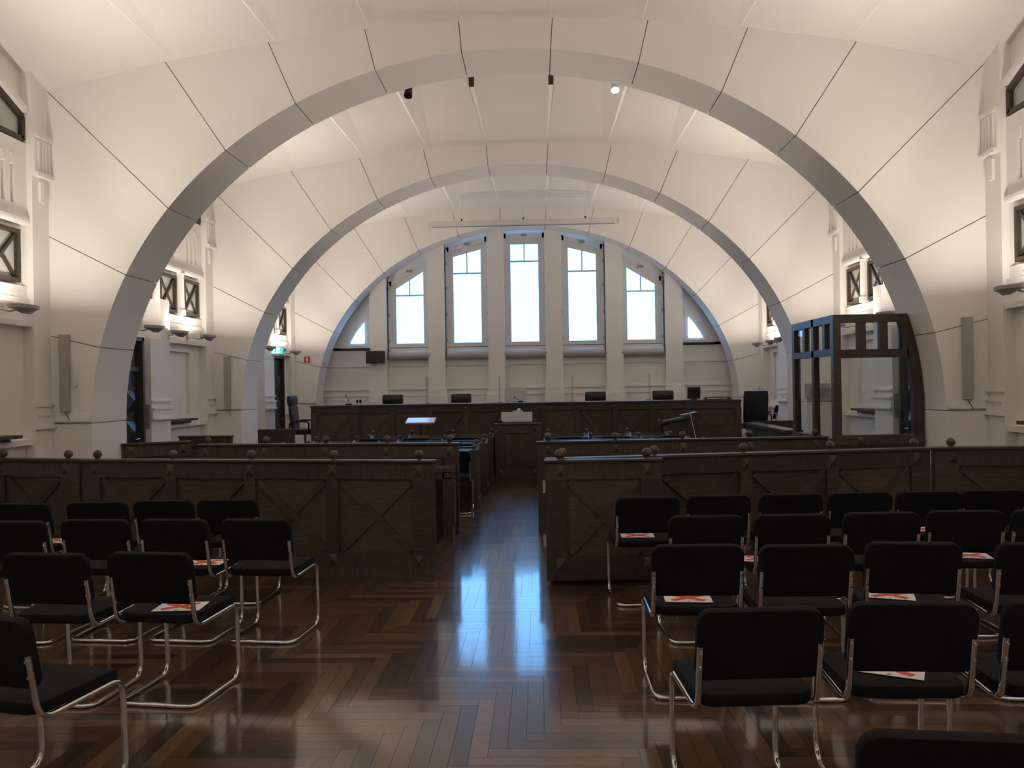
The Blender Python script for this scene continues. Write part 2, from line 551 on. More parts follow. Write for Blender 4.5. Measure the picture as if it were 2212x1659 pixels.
# ---------------------------------------------------------------- ceilings per bay
RJ = [-5.35, -4.97, -3.68, -2.52, -1.47, -0.49, 0.49, 1.47, 2.52, 3.68, 4.97, 5.35]
def bump(r, u, half):
    a = max(0.0, (abs(r) - 2.6) / 2.48)
    return 0.42 * (1 - (u / half) ** 2) * min(1.15, a * a)
def make_ceiling(name, label, ya, yb, crown, detailed):
    half = (yb - ya) / 2; mid = (ya + yb) / 2
    slab = MB().box(XL - 0.5, XR + 0.5, ya - 0.03, yb + 0.03, 6.2, 6.3).build(name, 'ceilp')
    tag(slab, label, 'ceiling', kind='structure')
    ny = 10
    for k in range(len(RJ) - 1):
        ra, rb = RJ[k], RJ[k + 1]
        mb = MB(); nx = 4
        for j in range(ny + 1):
            y = ya - 0.02 + (yb - ya + 0.04) * j / ny; u = y - mid
            for i in range(nx + 1):
                r = ra + (rb - ra) * i / nx
                # each panel is flat across its width, like the folded plates of the real vault
                ha, hb = ceil_h(ra, crown), ceil_h(rb, crown)
                h = ha + (hb - ha) * i / nx
                mb.v.append((X0 + r, y, h + bump(r, max(-half, min(half, u)), half)))
        for j in range(ny):
            for i in range(nx):
                q = j * (nx + 1) + i
                mb.f.append((q + nx + 1, q + nx + 2, q + 1, q))
        nv = len(mb.v)
        mb.v += [(x, y, z + 0.04) for (x, y, z) in mb.v]
        mb.f += [tuple(nv + a for a in reversed(f)) for f in list(mb.f)]
        # rim
        rim = [i for i in range(nx + 1)] + [j * (nx + 1) + nx for j in range(1, ny + 1)] + [ny * (nx + 1) + i for i in range(nx - 1, -1, -1)] + [j * (nx + 1) for j in range(ny - 1, 0, -1)]
        for a in range(len(rim)):
            p, q = rim[a], rim[(a + 1) % len(rim)]
            mb.f.append((p, q, nv + q, nv + p))
        mb.build('ceiling_panel', 'ceilp', slab)
    if detailed:
        for k in range(2, len(RJ) - 2):
            r = RJ[k]; sg = 1 if r > 0 else -1
            def chord(q):
                for a in range(len(RJ) - 1):
                    if RJ[a] <= q <= RJ[a + 1]:
                        t = (q - RJ[a]) / (RJ[a + 1] - RJ[a])
                        return ceil_h(RJ[a], crown) * (1 - t) + ceil_h(RJ[a + 1], crown) * t
            mb = MB(); n = 8
            # lapped plate edge: bright bevel towards the lamps, long shallow run-out towards the crown
            for j in range(n + 1):
                t = j / n
                y = ya + (yb - ya) * t; u = y - mid
                d = 0.060 * (1 - t) + 0.006; w = d * 1.15 + 0.012
                qo, qi = r + sg * w, r - sg * (0.10 + 0.26 * (1 - t))
                zo, zc, zi = chord(qo) + bump(qo, u, half), chord(r) + bump(r, u, half), chord(qi) + bump(qi, u, half)
                mb.v += [(X0 + qo, y, zo + 0.006), (X0 + r, y, zc - d), (X0 + qi, y, zi + 0.003), (X0 + r, y, zc + 0.03)]
            for j in range(n):
                q = j * 4
                for a in range(4):
                    b2 = (a + 1) % 4
                    f = (q + a, q + b2, q + b2 + 4, q + a + 4)
                    mb.f.append(f if sg < 0 else tuple(reversed(f)))
            mb.f.append((3, 2, 1, 0)); mb.f.append((n * 4, n * 4 + 1, n * 4 + 2, n * 4 + 3))
            mb.build('rib', 'ceilp', slab)
make_ceiling('ceiling_1', 'plain white vaulted ceiling at the back end of the hall', YR, ARCHES[0][0], 5.63, False)
make_ceiling('ceiling_2', 'plain white vaulted ceiling over the nearest chair rows', ARCHES[0][0] + ATH, ARCHES[1][0], 5.63, False)
make_ceiling('ceiling_3', 'ribbed white vault before the widest arch', ARCHES[1][0] + ATH, ARCHES[2][0], 5.63, True)
make_ceiling('ceiling_4', 'ribbed white vault between widest arch and middle arch', ARCHES[2][0] + ATH, ARCHES[3][0], 5.61, True)
make_ceiling('ceiling_5', 'ribbed white vault above the judges bench and screen case', ARCHES[3][0] + ATH, ARCHES[4][0], 5.56, True)

# ---------------------------------------------------------------- side walls
WIN_N = [20]
SIDE_WORDS = {-1: 'wall opposite dock', 1: 'dock-side wall'}
BAY_WORDS = {'a': 'before widest arch', 'b': 'between widest and middle arches', 'c': 'beyond middle arch'}

def side_wall(sd):
    nm = 'wall_left' if sd < 0 else 'wall_right'
    base = X0 + sd * (HW + REC)
    def bx(mb, d0, d1, y0, y1, z0, z1):
        """d measured inward from the recessed wall plane"""
        a, c = base - sd * d0, base - sd * d1
        return mb.box(min(a, c), max(a, c), y0, y1, z0, z1)
    mb = MB(); bx(mb, -0.25, 0, YR - 0.1, YB + 0.4, -0.1, 6.2)
    root = mb.build(nm, 'plaster')
    tag(root, 'white plaster side wall with pilasters, the ' + SIDE_WORDS[sd], 'wall', kind='structure')
    def part(name, d0, d1, y0, y1, z0, z1, mat='plaster', bevel=0.0):
        m = MB(); bx(m, d0, d1, y0, y1, z0, z1)
        return m.build(name, mat, root, bevel=bevel)
    bays = [('z', ARCHES[0][0] + ATH, ARCHES[1][0]), ('a', ARCHES[1][0] + ATH, ARCHES[2][0]), ('b', ARCHES[2][0] + ATH, ARCHES[3][0]), ('c', ARCHES[3][0] + ATH, ARCHES[4][0])]
    for tagc, ya, yb in bays:
        mid = (ya + yb) / 2
        # corner pilasters
        for e, y0, y1 in ((-1, ya, ya + 0.30), (1, yb - 0.30, yb)):
            part('pilaster', 0, REC, y0, y1, 0, 6.1)
            for z0, z1, d in ((1.26, 1.29, 0.05), (1.29, 1.40, 0.03), (1.40, 1.43, 0.045), (1.50, 1.525, 0.03)):
                part('base_moulding', REC, REC + d, y0, y1, z0, z1)
            # capital
            part('capital', REC, REC + 0.035, y0, y1, 4.02, 4.40)
            part('capital_moulding', REC, REC + 0.07, y0, y1, 3.98, 4.02)
            part('capital_moulding', REC, REC + 0.06, y0, y1, 4.40, 4.44)
            for q in range(4):
                yy = y0 + 0.05 + q * 0.06
                part('flute', REC + 0.035, REC + 0.05, yy, yy + 0.03, 4.06, 4.36)
            part('guttae', REC, REC + 0.03, (y0 + y1) / 2 - 0.04, (y0 + y1) / 2 + 0.04, 3.72, 3.93)
        if tagc == 'z': continue
        # bands below and above the windows
        part('sill_band', 0, 0.10, ya + 0.3, yb - 0.3, 2.36, 2.42)
        part('sill_band', 0, 0.05, ya + 0.3, yb - 0.3, 2.42, 2.60)
        part('sill_band', 0, 0.08, ya + 0.3, yb - 0.3, 2.60, 2.66)
        part('sill_band', 0, 0.05, ya + 0.3, yb - 0.3, 2.66, 2.79)
        part('head_moulding', 0, 0.10, ya + 0.3, yb - 0.3, 3.44, 3.53, bevel=0.03)
        part('cornice', 0, 0.06, ya + 0.3, yb - 0.3, 4.24, 4.32)
        # frieze of slots : upright bars with gaps
        part('frieze_band', 0, 0.06, ya + 0.3, yb - 0.3, 3.53, 3.64)
        part('frieze_band', 0, 0.06, ya + 0.3, yb - 0.3, 4.12, 4.24)
        edges = [ya + 0.3]
        for c in range(4):
            cy = mid + (c - 1.5) * 0.82
            for q in (-1, 0, 1):
                edges += [cy + q * 0.15 - 0.035, cy + q * 0.15 + 0.035]
                part('slot_drop', 0.0, 0.075, cy + q * 0.15 - 0.03, cy + q * 0.15 + 0.03, 4.05, 4.16)
        edges.append(yb - 0.3)
        for q in range(0, len(edges), 2):
            part('frieze_bar', 0, 0.06, edges[q], edges[q + 1], 3.64, 4.12)
        # half columns between the windows
        for c in range(5):
            cy = mid + (c - 2) * 0.82
            if c in (0, 4): continue
            m = MB(); m.lathe([(0.105, 2.80), (0.105, 2.88), (0.085, 2.90), (0.085, 3.40), (0.10, 3.44)], (base - sd * 0.02, cy, 0), 14)
            m.build('half_column', 'plaster', root, smooth=True)
        # pier block behind first lamp of the bay
        part('pier', 0, REC + 0.19, ya + 1.19, ya + 1.77, 0, 2.36)
        part('pier_head', 0, REC + 0.19, ya + 1.50, ya + 1.77, 2.36, 2.92)
        for z0, z1, d in ((1.26, 1.29, 0.05), (1.29, 1.40, 0.03), (1.40, 1.43, 0.045), (1.50, 1.525, 0.03)):
            part('base_moulding', REC + 0.19, REC + 0.19 + d, ya + 1.17, ya + 1.77, z0, z1)
        if tagc == 'b':
            part('door_wall', 0, 0.17, ya, ya + 1.19, 0, 2.36)
        if tagc == 'c' and sd < 0:
            part('door_wall', 0, 0.10, 16.15, 17.12, 0, 2.36)
        # lower panel frame
        part('panel_frame', 0, 0.05, mid - 0.14, mid + 1.12, 2.24, 2.30)
        part('panel_frame', 0, 0.05, mid + 1.12, mid + 1.18, 1.30, 2.30)
        part('low_ledge', 0, 0.09, mid - 0.14, yb - 0.3, 1.10, 1.16)
        part('baseboard', 0, 0.03, ya + 1.2, yb - 0.3, 0, 0.16)
        # X windows
        for c in range(4):
            if tagc == 'a' and c < 2: continue
            cy = mid + (c - 1.5) * 0.82
            WIN_N[0] += 1
            ordinal = ['first from chair rows', 'second from chair rows', 'third from chair rows', 'fourth from chair rows'][c]
            wn = thing('window_%d' % WIN_N[0], 'square X-barred window, %s, %s, %s' % (ordinal, SIDE_WORDS[sd], BAY_WORDS[tagc]), 'window', kind='structure')
            def wp(name, d0, d1, y0, y1, z0, z1, mat):
                m = MB(); bx(m, d0, d1, y0, y1, z0, z1); return m.build(name, mat, wn)
            y0, y1, z0, z1 = cy - 0.275, cy + 0.275, 2.82, 3.38
            wp('pane', 0.0, 0.012, y0, y1, z0, z1, 'sideglass')
            t = 0.045
            wp('frame_bar', 0.0, 0.06, y0, y1, z0, z0 + t, 'frame'); wp('frame_bar', 0.0, 0.06, y0, y1, z1 - t, z1, 'frame')
            wp('frame_bar', 0.0, 0.06, y0, y0 + t, z0 + t, z1 - t, 'frame'); wp('frame_bar', 0.0, 0.06, y1 - t, y1, z0 + t, z1 - t, 'frame')
            for a in (1, -1):
                m = MB(); xx = base - sd * (0.026 + 0.004 * a)
                m.bar((xx, cy - 0.235, 3.10 - a * 0.24), (xx, cy + 0.235, 3.10 + a * 0.24), 0.034, 0.028, (1, 0, 0))
                m.build('cross_bar', 'frame', wn)
        # upper lunette window with a gabled head
        WIN_N[0] += 1
        wn = thing('window_%d' % WIN_N[0], 'wide dark framed lunette window, %s, %s' % (SIDE_WORDS[sd], BAY_WORDS[tagc]), 'window', kind='structure')
        H = [(ya + 0.33, 4.36), (yb - 0.33, 4.36), (yb - 0.33, 4.60), (mid + 0.75, 4.96), (mid - 0.75, 4.96), (ya + 0.33, 4.60)]
        a, c = base - sd * 0.0, base - sd * 0.012
        MB().prism(H, 'x', min(a, c), max(a, c)).build('pane', 'sideglass', wn)
        for q in range(6):
            p, r = H[q], H[(q + 1) % 6]
            xx = base - sd * 0.03
            MB().bar((xx, p[0], p[1]), (xx, r[0], r[1]), 0.06, 0.055, (1, 0, 0)).build('frame_bar', 'frame', wn)
        for q in (-1.1, -0.55, 0, 0.55, 1.1):
            top = 4.96 if abs(q) <= 0.75 else 4.60 + (1.59 - abs(q)) / 0.84 * 0.36
            m = MB(); bx(m, 0.005, 0.05, mid + q - 0.022, mid + q + 0.022, 4.36, top); m.build('mullion', 'frame', wn)
        for q in (2, 3, 4):
            p, r = H[q], H[(q + 1) % 6]
            xx = base - sd * 0.05
            MB().bar((xx, p[0], p[1] + 0.07), (xx, r[0], r[1] + 0.07), 0.07, 0.10, (1, 0, 0)).build('hood_moulding', 'plaster', root)
    return root
WL = side_wall(-1)
WR = side_wall(1)

# ---------------------------------------------------------------- wall behind the camera
tag(MB().box(XL - 0.6, XR + 0.6, YR - 0.25, YR, -0.1, 6.3).build('wall_rear', 'plaster'), 'plain white end wall behind the public chairs', 'wall', kind='structure')

# ---------------------------------------------------------------- back wall with windows
def back_wall():
    yw = YB + 0.14                       # recessed plane carrying the windows
    yp = YB - 0.06                       # pillar faces
    root = MB().box(XL - 0.4, XR + 0.4, yw, yw + 0.30, -0.1, 2.56).build('wall_back', 'plaster')
    tag(root, 'white end wall with tall daylight windows behind the judges bench', 'wall', kind='structure')
    def part(name, x0, x1, y0, y1, z0, z1, mat='plaster', bevel=0):
        return MB().box(X0 + x0, X0 + x1, y0, y1, z0, z1).build(name, mat, root, bevel=bevel)
    part('upper_wall', -5.45, 5.45, yw + 0.02, yw + 0.30, 5.15, 6.2)
    pill = [(0.46, 0.84), (1.82, 2.20), (3.15, 3.53)]
    for s in (-1, 1):
        for a, b in pill:
            x0, x1 = (a, b) if s > 0 else (-b, -a)
            part('pillar', x0, x1, yp, yw + 0.1, 0, 5.3)
            part('pillar_reveal', x0 - 0.07, x1 + 0.07, yw + 0.03, yw + 0.1, 2.4, 5.3)
            part('pillar_base', x0 - 0.04, x1 + 0.04, yp - 0.03, yp + 0.03, 0, 1.46)
            part('pillar_base', x0 - 0.02, x1 + 0.02, yp - 0.015, yp + 0.02, 1.46, 1.60)
    # infill above the windows, horizontal trims below
    bays = [(-0.46, 0.46), (0.84, 1.82), (-1.82, -0.84), (2.20, 3.15), (-3.15, -2.20), (3.53, 5.0), (-5.0, -3.53)]
    for x0, x1 in bays:
        part('wall_trim', x0, x1, yw - 0.03, yw, 2.12, 2.17)
        part('wall_trim', x0, x1, yw - 0.02, yw, 1.44, 1.47)
        part('wall_trim', x0, x1, yw - 0.03, yw, 1.58, 1.61)
    # windows : centre, |offset|, head heights (inner, outer)
    specs = [(0.0, 4.86, 4.86), (1.31, 4.765, 4.605), (-1.31, 4.765, 4.605), (2.632, 4.285, 3.90), (-2.632, 4.285, 3.90)]
    names = ['tall centre window behind the judges bench', 'daylight window with gently sloping head, between centre and dock side', 'daylight window with gently sloping head, on the television side of the centre',
             'steeply sloping daylight window on the dock side', 'steeply sloping daylight window above the television']
    for n, (cx, hi, ho) in enumerate(specs):
        s = 1 if cx >= 0 else -1
        wn = thing('window_%d' % (n + 1), 'white framed ' + names[n], 'window', kind='structure')
        hw_g, hw_f = 0.315, 0.46
        zb = 2.64
        def head(x):            # x relative to the window centre
            if hi == ho: return hi
            t = (x * s + 0.315) / 0.63
            return hi + (ho - hi) * t
        X = X0 + cx
        # surround (infill wall between pillars and above head)
        Lx, Rx = X - 0.49, X + 0.49
        part2 = lambda nm, poly, y0, y1, mat, par=wn: MB().prism(poly, 'y', y0, y1).build(nm, mat, par)
        top = [(X + t, head(t) + 0.22) for t in (-0.49, 0.49)]
        part2('surround', [(Lx, top[0][1]), (Rx, top[1][1]), (Rx, 5.6), (Lx, 5.6)], yw - 0.02, yw + 0.10, 'plaster')
        # casement frame
        y0, y1 = yw - 0.035, yw + 0.03
        def fr(nm, xa, xb, za_f, zb_f, ya=y0, yb=y1, mat='whitepaint'):
            part2(nm, [(X + xa, za_f(xa)), (X + xb, za_f(xb)), (X + xb, zb_f(xb)), (X + xa, zb_f(xa))], ya, yb, mat)
        lo = lambda x: zb - 0.10
        fr('outer_frame', -0.49, -0.41, lo, lambda x: head(x) + 0.24, yw - 0.06, yw + 0.05)
        fr('outer_frame', 0.41, 0.49, lo, lambda x: head(x) + 0.24, yw - 0.06, yw + 0.05)
        fr('outer_frame', -0.49, 0.49, lambda x: head(x) + 0.13, lambda x: head(x) + 0.24, yw - 0.06, yw + 0.05)
        fr('sash', -0.41, -0.315, lo, lambda x: head(x) + 0.13)
        fr('sash', 0.315, 0.41, lo, lambda x: head(x) + 0.13)
        fr('sash', -0.315, 0.315, head, lambda x: head(x) + 0.13)
        fr('sash', -0.315, 0.315, lo, lambda x: zb)
        ztr = {0: 4.47, 1: 4.22, 2: 4.22, 3: 3.74, 4: 3.74}[n]
        fr('glazing_bar', -0.315, 0.315, lambda x: ztr - 0.016, lambda x: ztr + 0.016, y0 + 0.01, y1)
        fr('glazing_bar', -0.014, 0.014, lambda x: ztr + 0.016, lambda x: head(x), y0 + 0.01, y1)
        g = (y1 - 0.02, y1 - 0.006)
        fr('pane', -0.315, 0.315, lambda x: zb, lambda x: ztr - 0.016, *g, 'glass')
        fr('pane', -0.315, -0.014, lambda x: ztr + 0.016, head, *g, 'glass')
        fr('pane', 0.014, 0.315, lambda x: ztr + 0.016, head, *g, 'glass')
        # daylight portal in the opening
        pd = bpy.data.lights.new('daylight_portal', 'AREA'); pd.shape = 'RECTANGLE'
        hh = max(hi, ho) - zb
        pd.size = 0.63; pd.size_y = hh; pd.cycles.is_portal = True
        po = bpy.data.objects.new('daylight_portal', pd); COL.objects.link(po); po.parent = wn
        po.location = (X, yw + 0.05, zb + hh / 2); po.rotation_euler = (-PI / 2, 0, 0)
        # handle, top closer and guide rails of the blind
        hx = X - 0.36 * (1 if cx < -0.1 else -1)
        MB().box(hx - 0.012, hx + 0.012, y0 - 0.03, y0, 3.05, 3.19).box(hx - 0.008, hx + 0.008, y0 - 0.045, y0 - 0.02, 3.13, 3.19).build('window_handle', 'whitepaint', wn)
        zt = head(0) + 0.20
        MB().box(X - 0.06, X + 0.06, yw - 0.10, yw - 0.05, zt - 0.03, zt + 0.02).build('vent_closer', 'greymetal', wn)
        for q in (-1, 1):
            xr = X + q * 0.468
            MB().box(xr - 0.012, xr + 0.012, yw - 0.10, yw - 0.06, 2.5, head(q * 0.45) + 0.2).build('guide_rail', 'whitepaint', wn)
            for zz in (2.66, 3.25, 3.85, 4.4):
                if zz < head(q * 0.45) + 0.1:
                    MB().box(xr - 0.016, xr + 0.016, yw - 0.108, yw - 0.098, zz, zz + 0.07).build('rail_clip', 'greymetal', wn)
        # sill boxes and rolled blind below
        MB().box(X - 0.47, X + 0.47, yw - 0.10, yw - 0.02, 2.53, 2.545).build('sill_gap', 'dark', wn)
        MB().box(X - 0.455, X + 0.455, yw - 0.12, yw - 0.02, 2.46, 2.53).build('sill_board', 'whitepaint', wn)
        bl = MB().lathe([(0.098, -0.475), (0.102, -0.47), (0.102, 0.47), (0.098, 0.475)], (0, 0, 0), 20, 'x')
        bo = bl.build('blind_roller', 'blind', None, smooth=True)
        bo.location = (X, yw - 0.11, 2.37)
        tag(bo, 'grey rolled blind casing under the ' + names[n].split(',')[0] + (' (television side)' if n == 2 else ''), 'blind', 'blind rollers under the windows')
    # quarter windows at both sides
    for s in (-1, 1):
        wn = thing('window_%d' % (6 if s < 0 else 7), 'small triangular daylight window with curved edge, ' + ('beside the television' if s < 0 else 'on the dock side of the end wall'), 'window', kind='structure')
        def tri(k0, k1, z0, n=8):
            """quarter shape: inner upright at |x|=k0, foot at |x|=k1"""
            pts = [(k0, z0)]
            for i in range(n + 1):
                t = i / n
                a = (k1, z0); b2 = (k0, z0 + (k1 - k0) * 1.45)
                bulge = 0.035 * math.sin(PI * t) * (k1 - k0)
                pts.append((a[0] + (b2[0] - a[0]) * t + bulge * 1.2, a[1] + (b2[1] - a[1]) * t + bulge))
            return [(X0 + s * p[0], p[1]) for p in pts]
        MB().prism(tri(3.53, 4.23, 2.55), 'y', yw - 0.05, yw + 0.02).build('outer_frame', 'whitepaint', wn)
        MB().prism(tri(3.60, 4.10, 2.60), 'y', yw - 0.07, yw - 0.04).build('sash', 'whitepaint', wn)
        MB().prism(tri(3.68, 4.00, 2.66), 'y', yw - 0.085, yw - 0.06).build('pane', 'pane', wn)
        MB().box(X0 + s * 3.53 - (0.72 if s < 0 else 0), X0 + s * 3.53 + (0.72 if s > 0 else 0), yw - 0.10, yw - 0.02, 2.515, 2.55).build('sill', 'dark', wn)
        cxh = X0 + s * 3.82
        MB().box(cxh - 0.05, cxh + 0.05, yw - 0.09, yw - 0.07, 2.60, 2.615).build('window_handle', 'whitepaint', wn)
        MB().box(X0 + (3.53 if s > 0 else -5.45), X0 + (5.45 if s > 0 else -3.53), yw, yw + 0.11, 2.5, 5.3).build('infill', 'plaster', root)
    return root
WB = back_wall()

# ---------------------------------------------------------------- doors
def make_door(n, label, sd, y0, y1, ztop, transom, off):
    base = X0 + sd * (HW + REC - off)
    root = thing('door_%d' % n, label, 'door', (base, (y0 + y1) / 2, 0), kind='structure')
    hw = (y1 - y0) / 2
    def bx(name, d0, d1, a, b, z0, z1, mat, par=root, bevel=0):
        p, q = -sd * d0, -sd * d1
        return MB().box(min(p, q), max(p, q), a, b, z0, z1).build(name, mat, par, bevel=bevel)
    zl = ztop - 0.45 if transom else ztop - 0.06
    leaf = bx('door_leaf', 0.0, 0.05, -hw + 0.05, hw - 0.05, 0, zl, 'doorblue')
    bx('door_jamb', 0.0, 0.13, -hw, -hw + 0.05, 0, ztop, 'wood'); bx('door_jamb', 0.0, 0.13, hw - 0.05, hw, 0, ztop, 'wood')
    bx('door_head', 0.0, 0.13, -hw, hw, ztop - 0.05, ztop, 'wood')
    for k in range(4):
        zc = 0.32 + k * (zl - 0.3) / 4
        for yy in (-hw / 2, hw / 2):
            m = MB(); w, h = hw * 0.62, 0.30
            x = -sd * 0.05
            i = len(m.v)
            m.v += [(x, yy - w / 2, zc - h / 2), (x, yy + w / 2, zc - h / 2), (x, yy + w / 2, zc + h / 2), (x, yy - w / 2, zc + h / 2), (x - sd * 0.05, yy, zc)]
            m.f += [(0, 1, 4), (1, 2, 4), (2, 3, 4), (3, 0, 4), (3, 2, 1, 0)]
            m.build('door_boss', 'doorblue', leaf)
            for fz in (-1, 1):
                bx('panel_bead', 0.05, 0.065, yy - w / 2 - 0.02, yy + w / 2 + 0.02, zc + fz * (h / 2 + 0.01) - 0.01, zc + fz * (h / 2 + 0.01) + 0.01, 'doorblue', leaf)
    ys = hw - 0.11
    MB().tube(fillet([(-sd * 0.05, ys, 1.03), (-sd * 0.11, ys, 1.03), (-sd * 0.11, ys - 0.13, 1.03)], 0.02), 0.010).build('door_handle', 'chrome', root, smooth=True)
    bx('lock_plate', 0.05, 0.056, ys - 0.02, ys + 0.02, 0.90, 1.12, 'chrome')
    if transom:
        bx('transom_bar', 0.0, 0.09, -hw + 0.05, hw - 0.05, zl, zl + 0.06, 'wood')
        bx('transom_pane', 0.0, 0.02, -hw + 0.05, hw - 0.05, zl + 0.06, ztop - 0.05, 'transom')
        for a in (-0.5, 0, 0.5):
            MB().bar((-sd * 0.03, 0, zl + 0.06), (-sd * 0.03, a * hw * 1.5, ztop - 0.05), 0.025, 0.03, (1, 0, 0)).build('transom_mullion', 'wood', root)
    return root
make_door(1, 'dark door with bossed panels and glazed transom, just past the widest arch', -1, 9.88, 10.80, 2.36, True, 0.17)
make_door(2, 'dark panelled door under the green exit sign', -1, 16.22, 17.04, 2.32, False, 0.10)
make_door(3, 'dark panelled door seen through the glass of the dock', 1, 9.88, 10.80, 2.36, True, 0.17)

# ---------------------------------------------------------------- wall lamps
def make_lamp():
    root = empty('wall_lamp')
    # boat shaped bowl; local +x points into the room, wall at x = -0.33
    m = MB(); n = 12; mm = 7
    for j in range(mm + 1):
        t = j / mm                        # 0 rim .. 1 keel
        sc = max(0.03, (1 - t) ** 0.8)
        z = -0.085 * t ** 0.85
        for a in range(n):
            an = 2 * PI * a / n
            cx, sy = math.cos(an), math.sin(an)
            px = 0.115 * cx * sc + 0.02 * (1 - sc)
            py = 0.215 * math.copysign(abs(sy) ** 1.35, sy) * (0.35 + 0.65 * sc)
            m.v.append((px, py, z))
    for j in range(mm):
        for a in range(n):
            b = (a + 1) % n
            m.f.append((j * n + a, (j + 1) * n + a, (j + 1) * n + b, j * n + b))
    m.f.append(tuple(mm * n + a for a in range(n)))
    # inner floor a little below the rim
    i = len(m.v)
    for a in range(n):
        an = 2 * PI * a / n
        m.v.append((0.108 * math.cos(an), 0.205 * math.copysign(abs(math.sin(an)) ** 1.35, math.sin(an)), -0.035))
    m.f.append(tuple(i + a for a in range(n)))
    for a in range(n):
        b = (a + 1) % n
        m.f.append((a, b, i + b, i + a))
    bowl = m.build('bowl', 'lampm', root, smooth=True)
    MB().tube(fillet([(-0.40, 0, -0.03), (-0.22, 0, -0.03), (-0.16, 0, -0.055), (-0.09, 0, -0.04)], 0.03), 0.014, 8).build('bracket_arm', 'lampm', root, smooth=True)
    MB().box(-0.345, -0.325, -0.035, 0.035, -0.07, 0.02).build('wall_plate', 'lampm', root)
    MB().tube([(0, -0.13, -0.022), (0, 0.13, -0.022)], 0.011, 8).build('lamp_tube', 'tube', bowl, smooth=True)
    return root
LAMP_PROTO = make_lamp()
def lamp_light(root):
    # an open bowl glow plus the reflector beam thrown up and into the room
    for nm, power, tilt, spread in (('lamp_glow', LAMP_GLOW, 5, 180), ('lamp_beam', LAMP_BEAM, BEAM_TILT, BEAM_SPREAD)):
        d = bpy.data.lights.new(nm, 'AREA')
        d.shape = 'RECTANGLE'; d.size = 0.16; d.size_y = 0.32
        d.energy = power; d.color = LAMP_COLOR; d.spread = math.radians(spread)
        o = bpy.data.objects.new(nm, d)
        COL.objects.link(o); o.parent = root
        o.location = (0.0, 0, 0.012 if tilt == 5 else 0.05); o.rotation_euler = (PI, math.radians(tilt), 0)
first = True
ORD = ['nearest chair rows', 'middle one', 'nearest end windows']
for sd in (-1, 1):
    for tagc, ya, yb, zl in (('y', YR, -0.2, 2.52), ('z', 0.56, 4.4, 2.52), ('a', 5.16, 9.0, 2.53), ('b', 9.76, 13.6, 2.50), ('c', 14.36, 18.2, 2.44)):  # bays y and z: unseen lamps added to light the foreground
        mid = (ya + yb) / 2
        for k, off in enumerate((-1.03, 0.0, 1.03)):
            L = LAMP_PROTO if first else copy_tree(LAMP_PROTO)
            first = False
            words = BAY_WORDS.get(tagc, 'added out of view above rear chairs' if tagc == 'z' else 'added out of view at hall end')
            tag(L, 'grey boat-shaped uplight, %s, %s, %s' % (SIDE_WORDS[sd], words, ORD[k]), 'wall lamp', 'wall uplights')
            wallx = X0 + sd * (HW + REC - 0.05)
            L.location = (wallx - sd * (0.335 + (0.12 if k == 0 else 0.0)), mid + off, zl)
            L.rotation_euler = (0, 0, PI if sd > 0 else 0)
            lamp_light(L)

# ---------------------------------------------------------------- wall fittings
def wall_box(name, label, cat, x0, x1, y0, y1, z0, z1, mat, group=None, bevel=0.004):
    o = MB().box(x0, x1, y0, y1, z0, z1).build(name, mat, None, bevel=bevel)
    return tag(o, label, cat, group)
def speaker(label, x, y, z0, z1, w=0.095):
    r = thing('column_speaker', label, 'speaker', (x, y, z0), group='column loudspeakers')
    MB().box(-w / 2, w / 2, -0.07, 0, 0, z1 - z0).build('cabinet', 'speaker', r, bevel=0.006)
    MB().box(-w / 2 + 0.01, w / 2 - 0.01, -0.074, -0.07, 0.02, (z1 - z0) * 0.49).build('grille', 'speaker', r)
    MB().box(-w / 2 + 0.01, w / 2 - 0.01, -0.074, -0.07, (z1 - z0) * 0.51, z1 - z0 - 0.02).build('grille', 'speaker', r)
    MB().box(-0.012, 0.012, -0.078, -0.074, (z1 - z0) * 0.5 - 0.004, (z1 - z0) * 0.5 + 0.004).build('badge', 'greymetal', r)
    MB().tube(fillet([(0, -0.03, 0), (0.01, -0.03, -0.03), (0.05, -0.035, -0.10)], 0.02), 0.004, 6).build('cable', 'plastic', r)
speaker('slim grey column loudspeaker on widest arch, opposite the glass dock', -5.22, 9.0, 1.44, 2.29)
speaker('slim grey column loudspeaker on the widest arch, beside the glass dock', 4.54, 9.0, 1.43, 2.30)
speaker('slim grey column loudspeaker on the middle arch, opposite the glass dock', -5.16, 13.6, 1.32, 2.20)
wall_box('junction_box', 'narrow white junction box beside the column loudspeaker', 'box', -5.13, -5.09, 8.965, 9.0, 1.72, 1.95, 'whitepaint')
wall_box('wall_cabinet', 'flat grey cabinet on the middle arch, seen through the dock glass', 'cabinet', 4.28, 4.68, 13.54, 13.6, 1.36, 1.60, 'greymetal')
for sd in (-1, 1):
    bxp = X0 + sd * (HW + REC)
    a, c = X0 + sd * 4.905, X0 + sd * 4.985
    wall_box('switch_panel', 'grey metal switch panel beside the door ' + ('with the blue transom' if sd < 0 else 'behind the dock'), 'switch panel', min(a, c), max(a, c), 10.925, 10.95, 1.15, 1.47, 'greymetal')
    for nm, y0, y1, w in (('a', 7.15, 8.35, 'before the widest arch'), ('b', 11.45, 12.72, 'between the widest and middle arches')):
        r = thing('wooden_shelf', 'narrow dark wooden wall shelf, %s %s' % (SIDE_WORDS[sd], w), 'shelf', (bxp, (y0 + y1) / 2, 1.19), group='wall shelves')
        h = (y1 - y0) / 2
        p, q = 0, -sd * 0.20
        MB().box(min(p, q), max(p, q), -h, h, 0.0, 0.035).build('board', 'woodh', r)
        MB().box(min(p, -sd * 0.15), max(p, -sd * 0.15), -h + 0.12, h - 0.12, -0.03, 0.0).build('bracket', 'woodh', r)
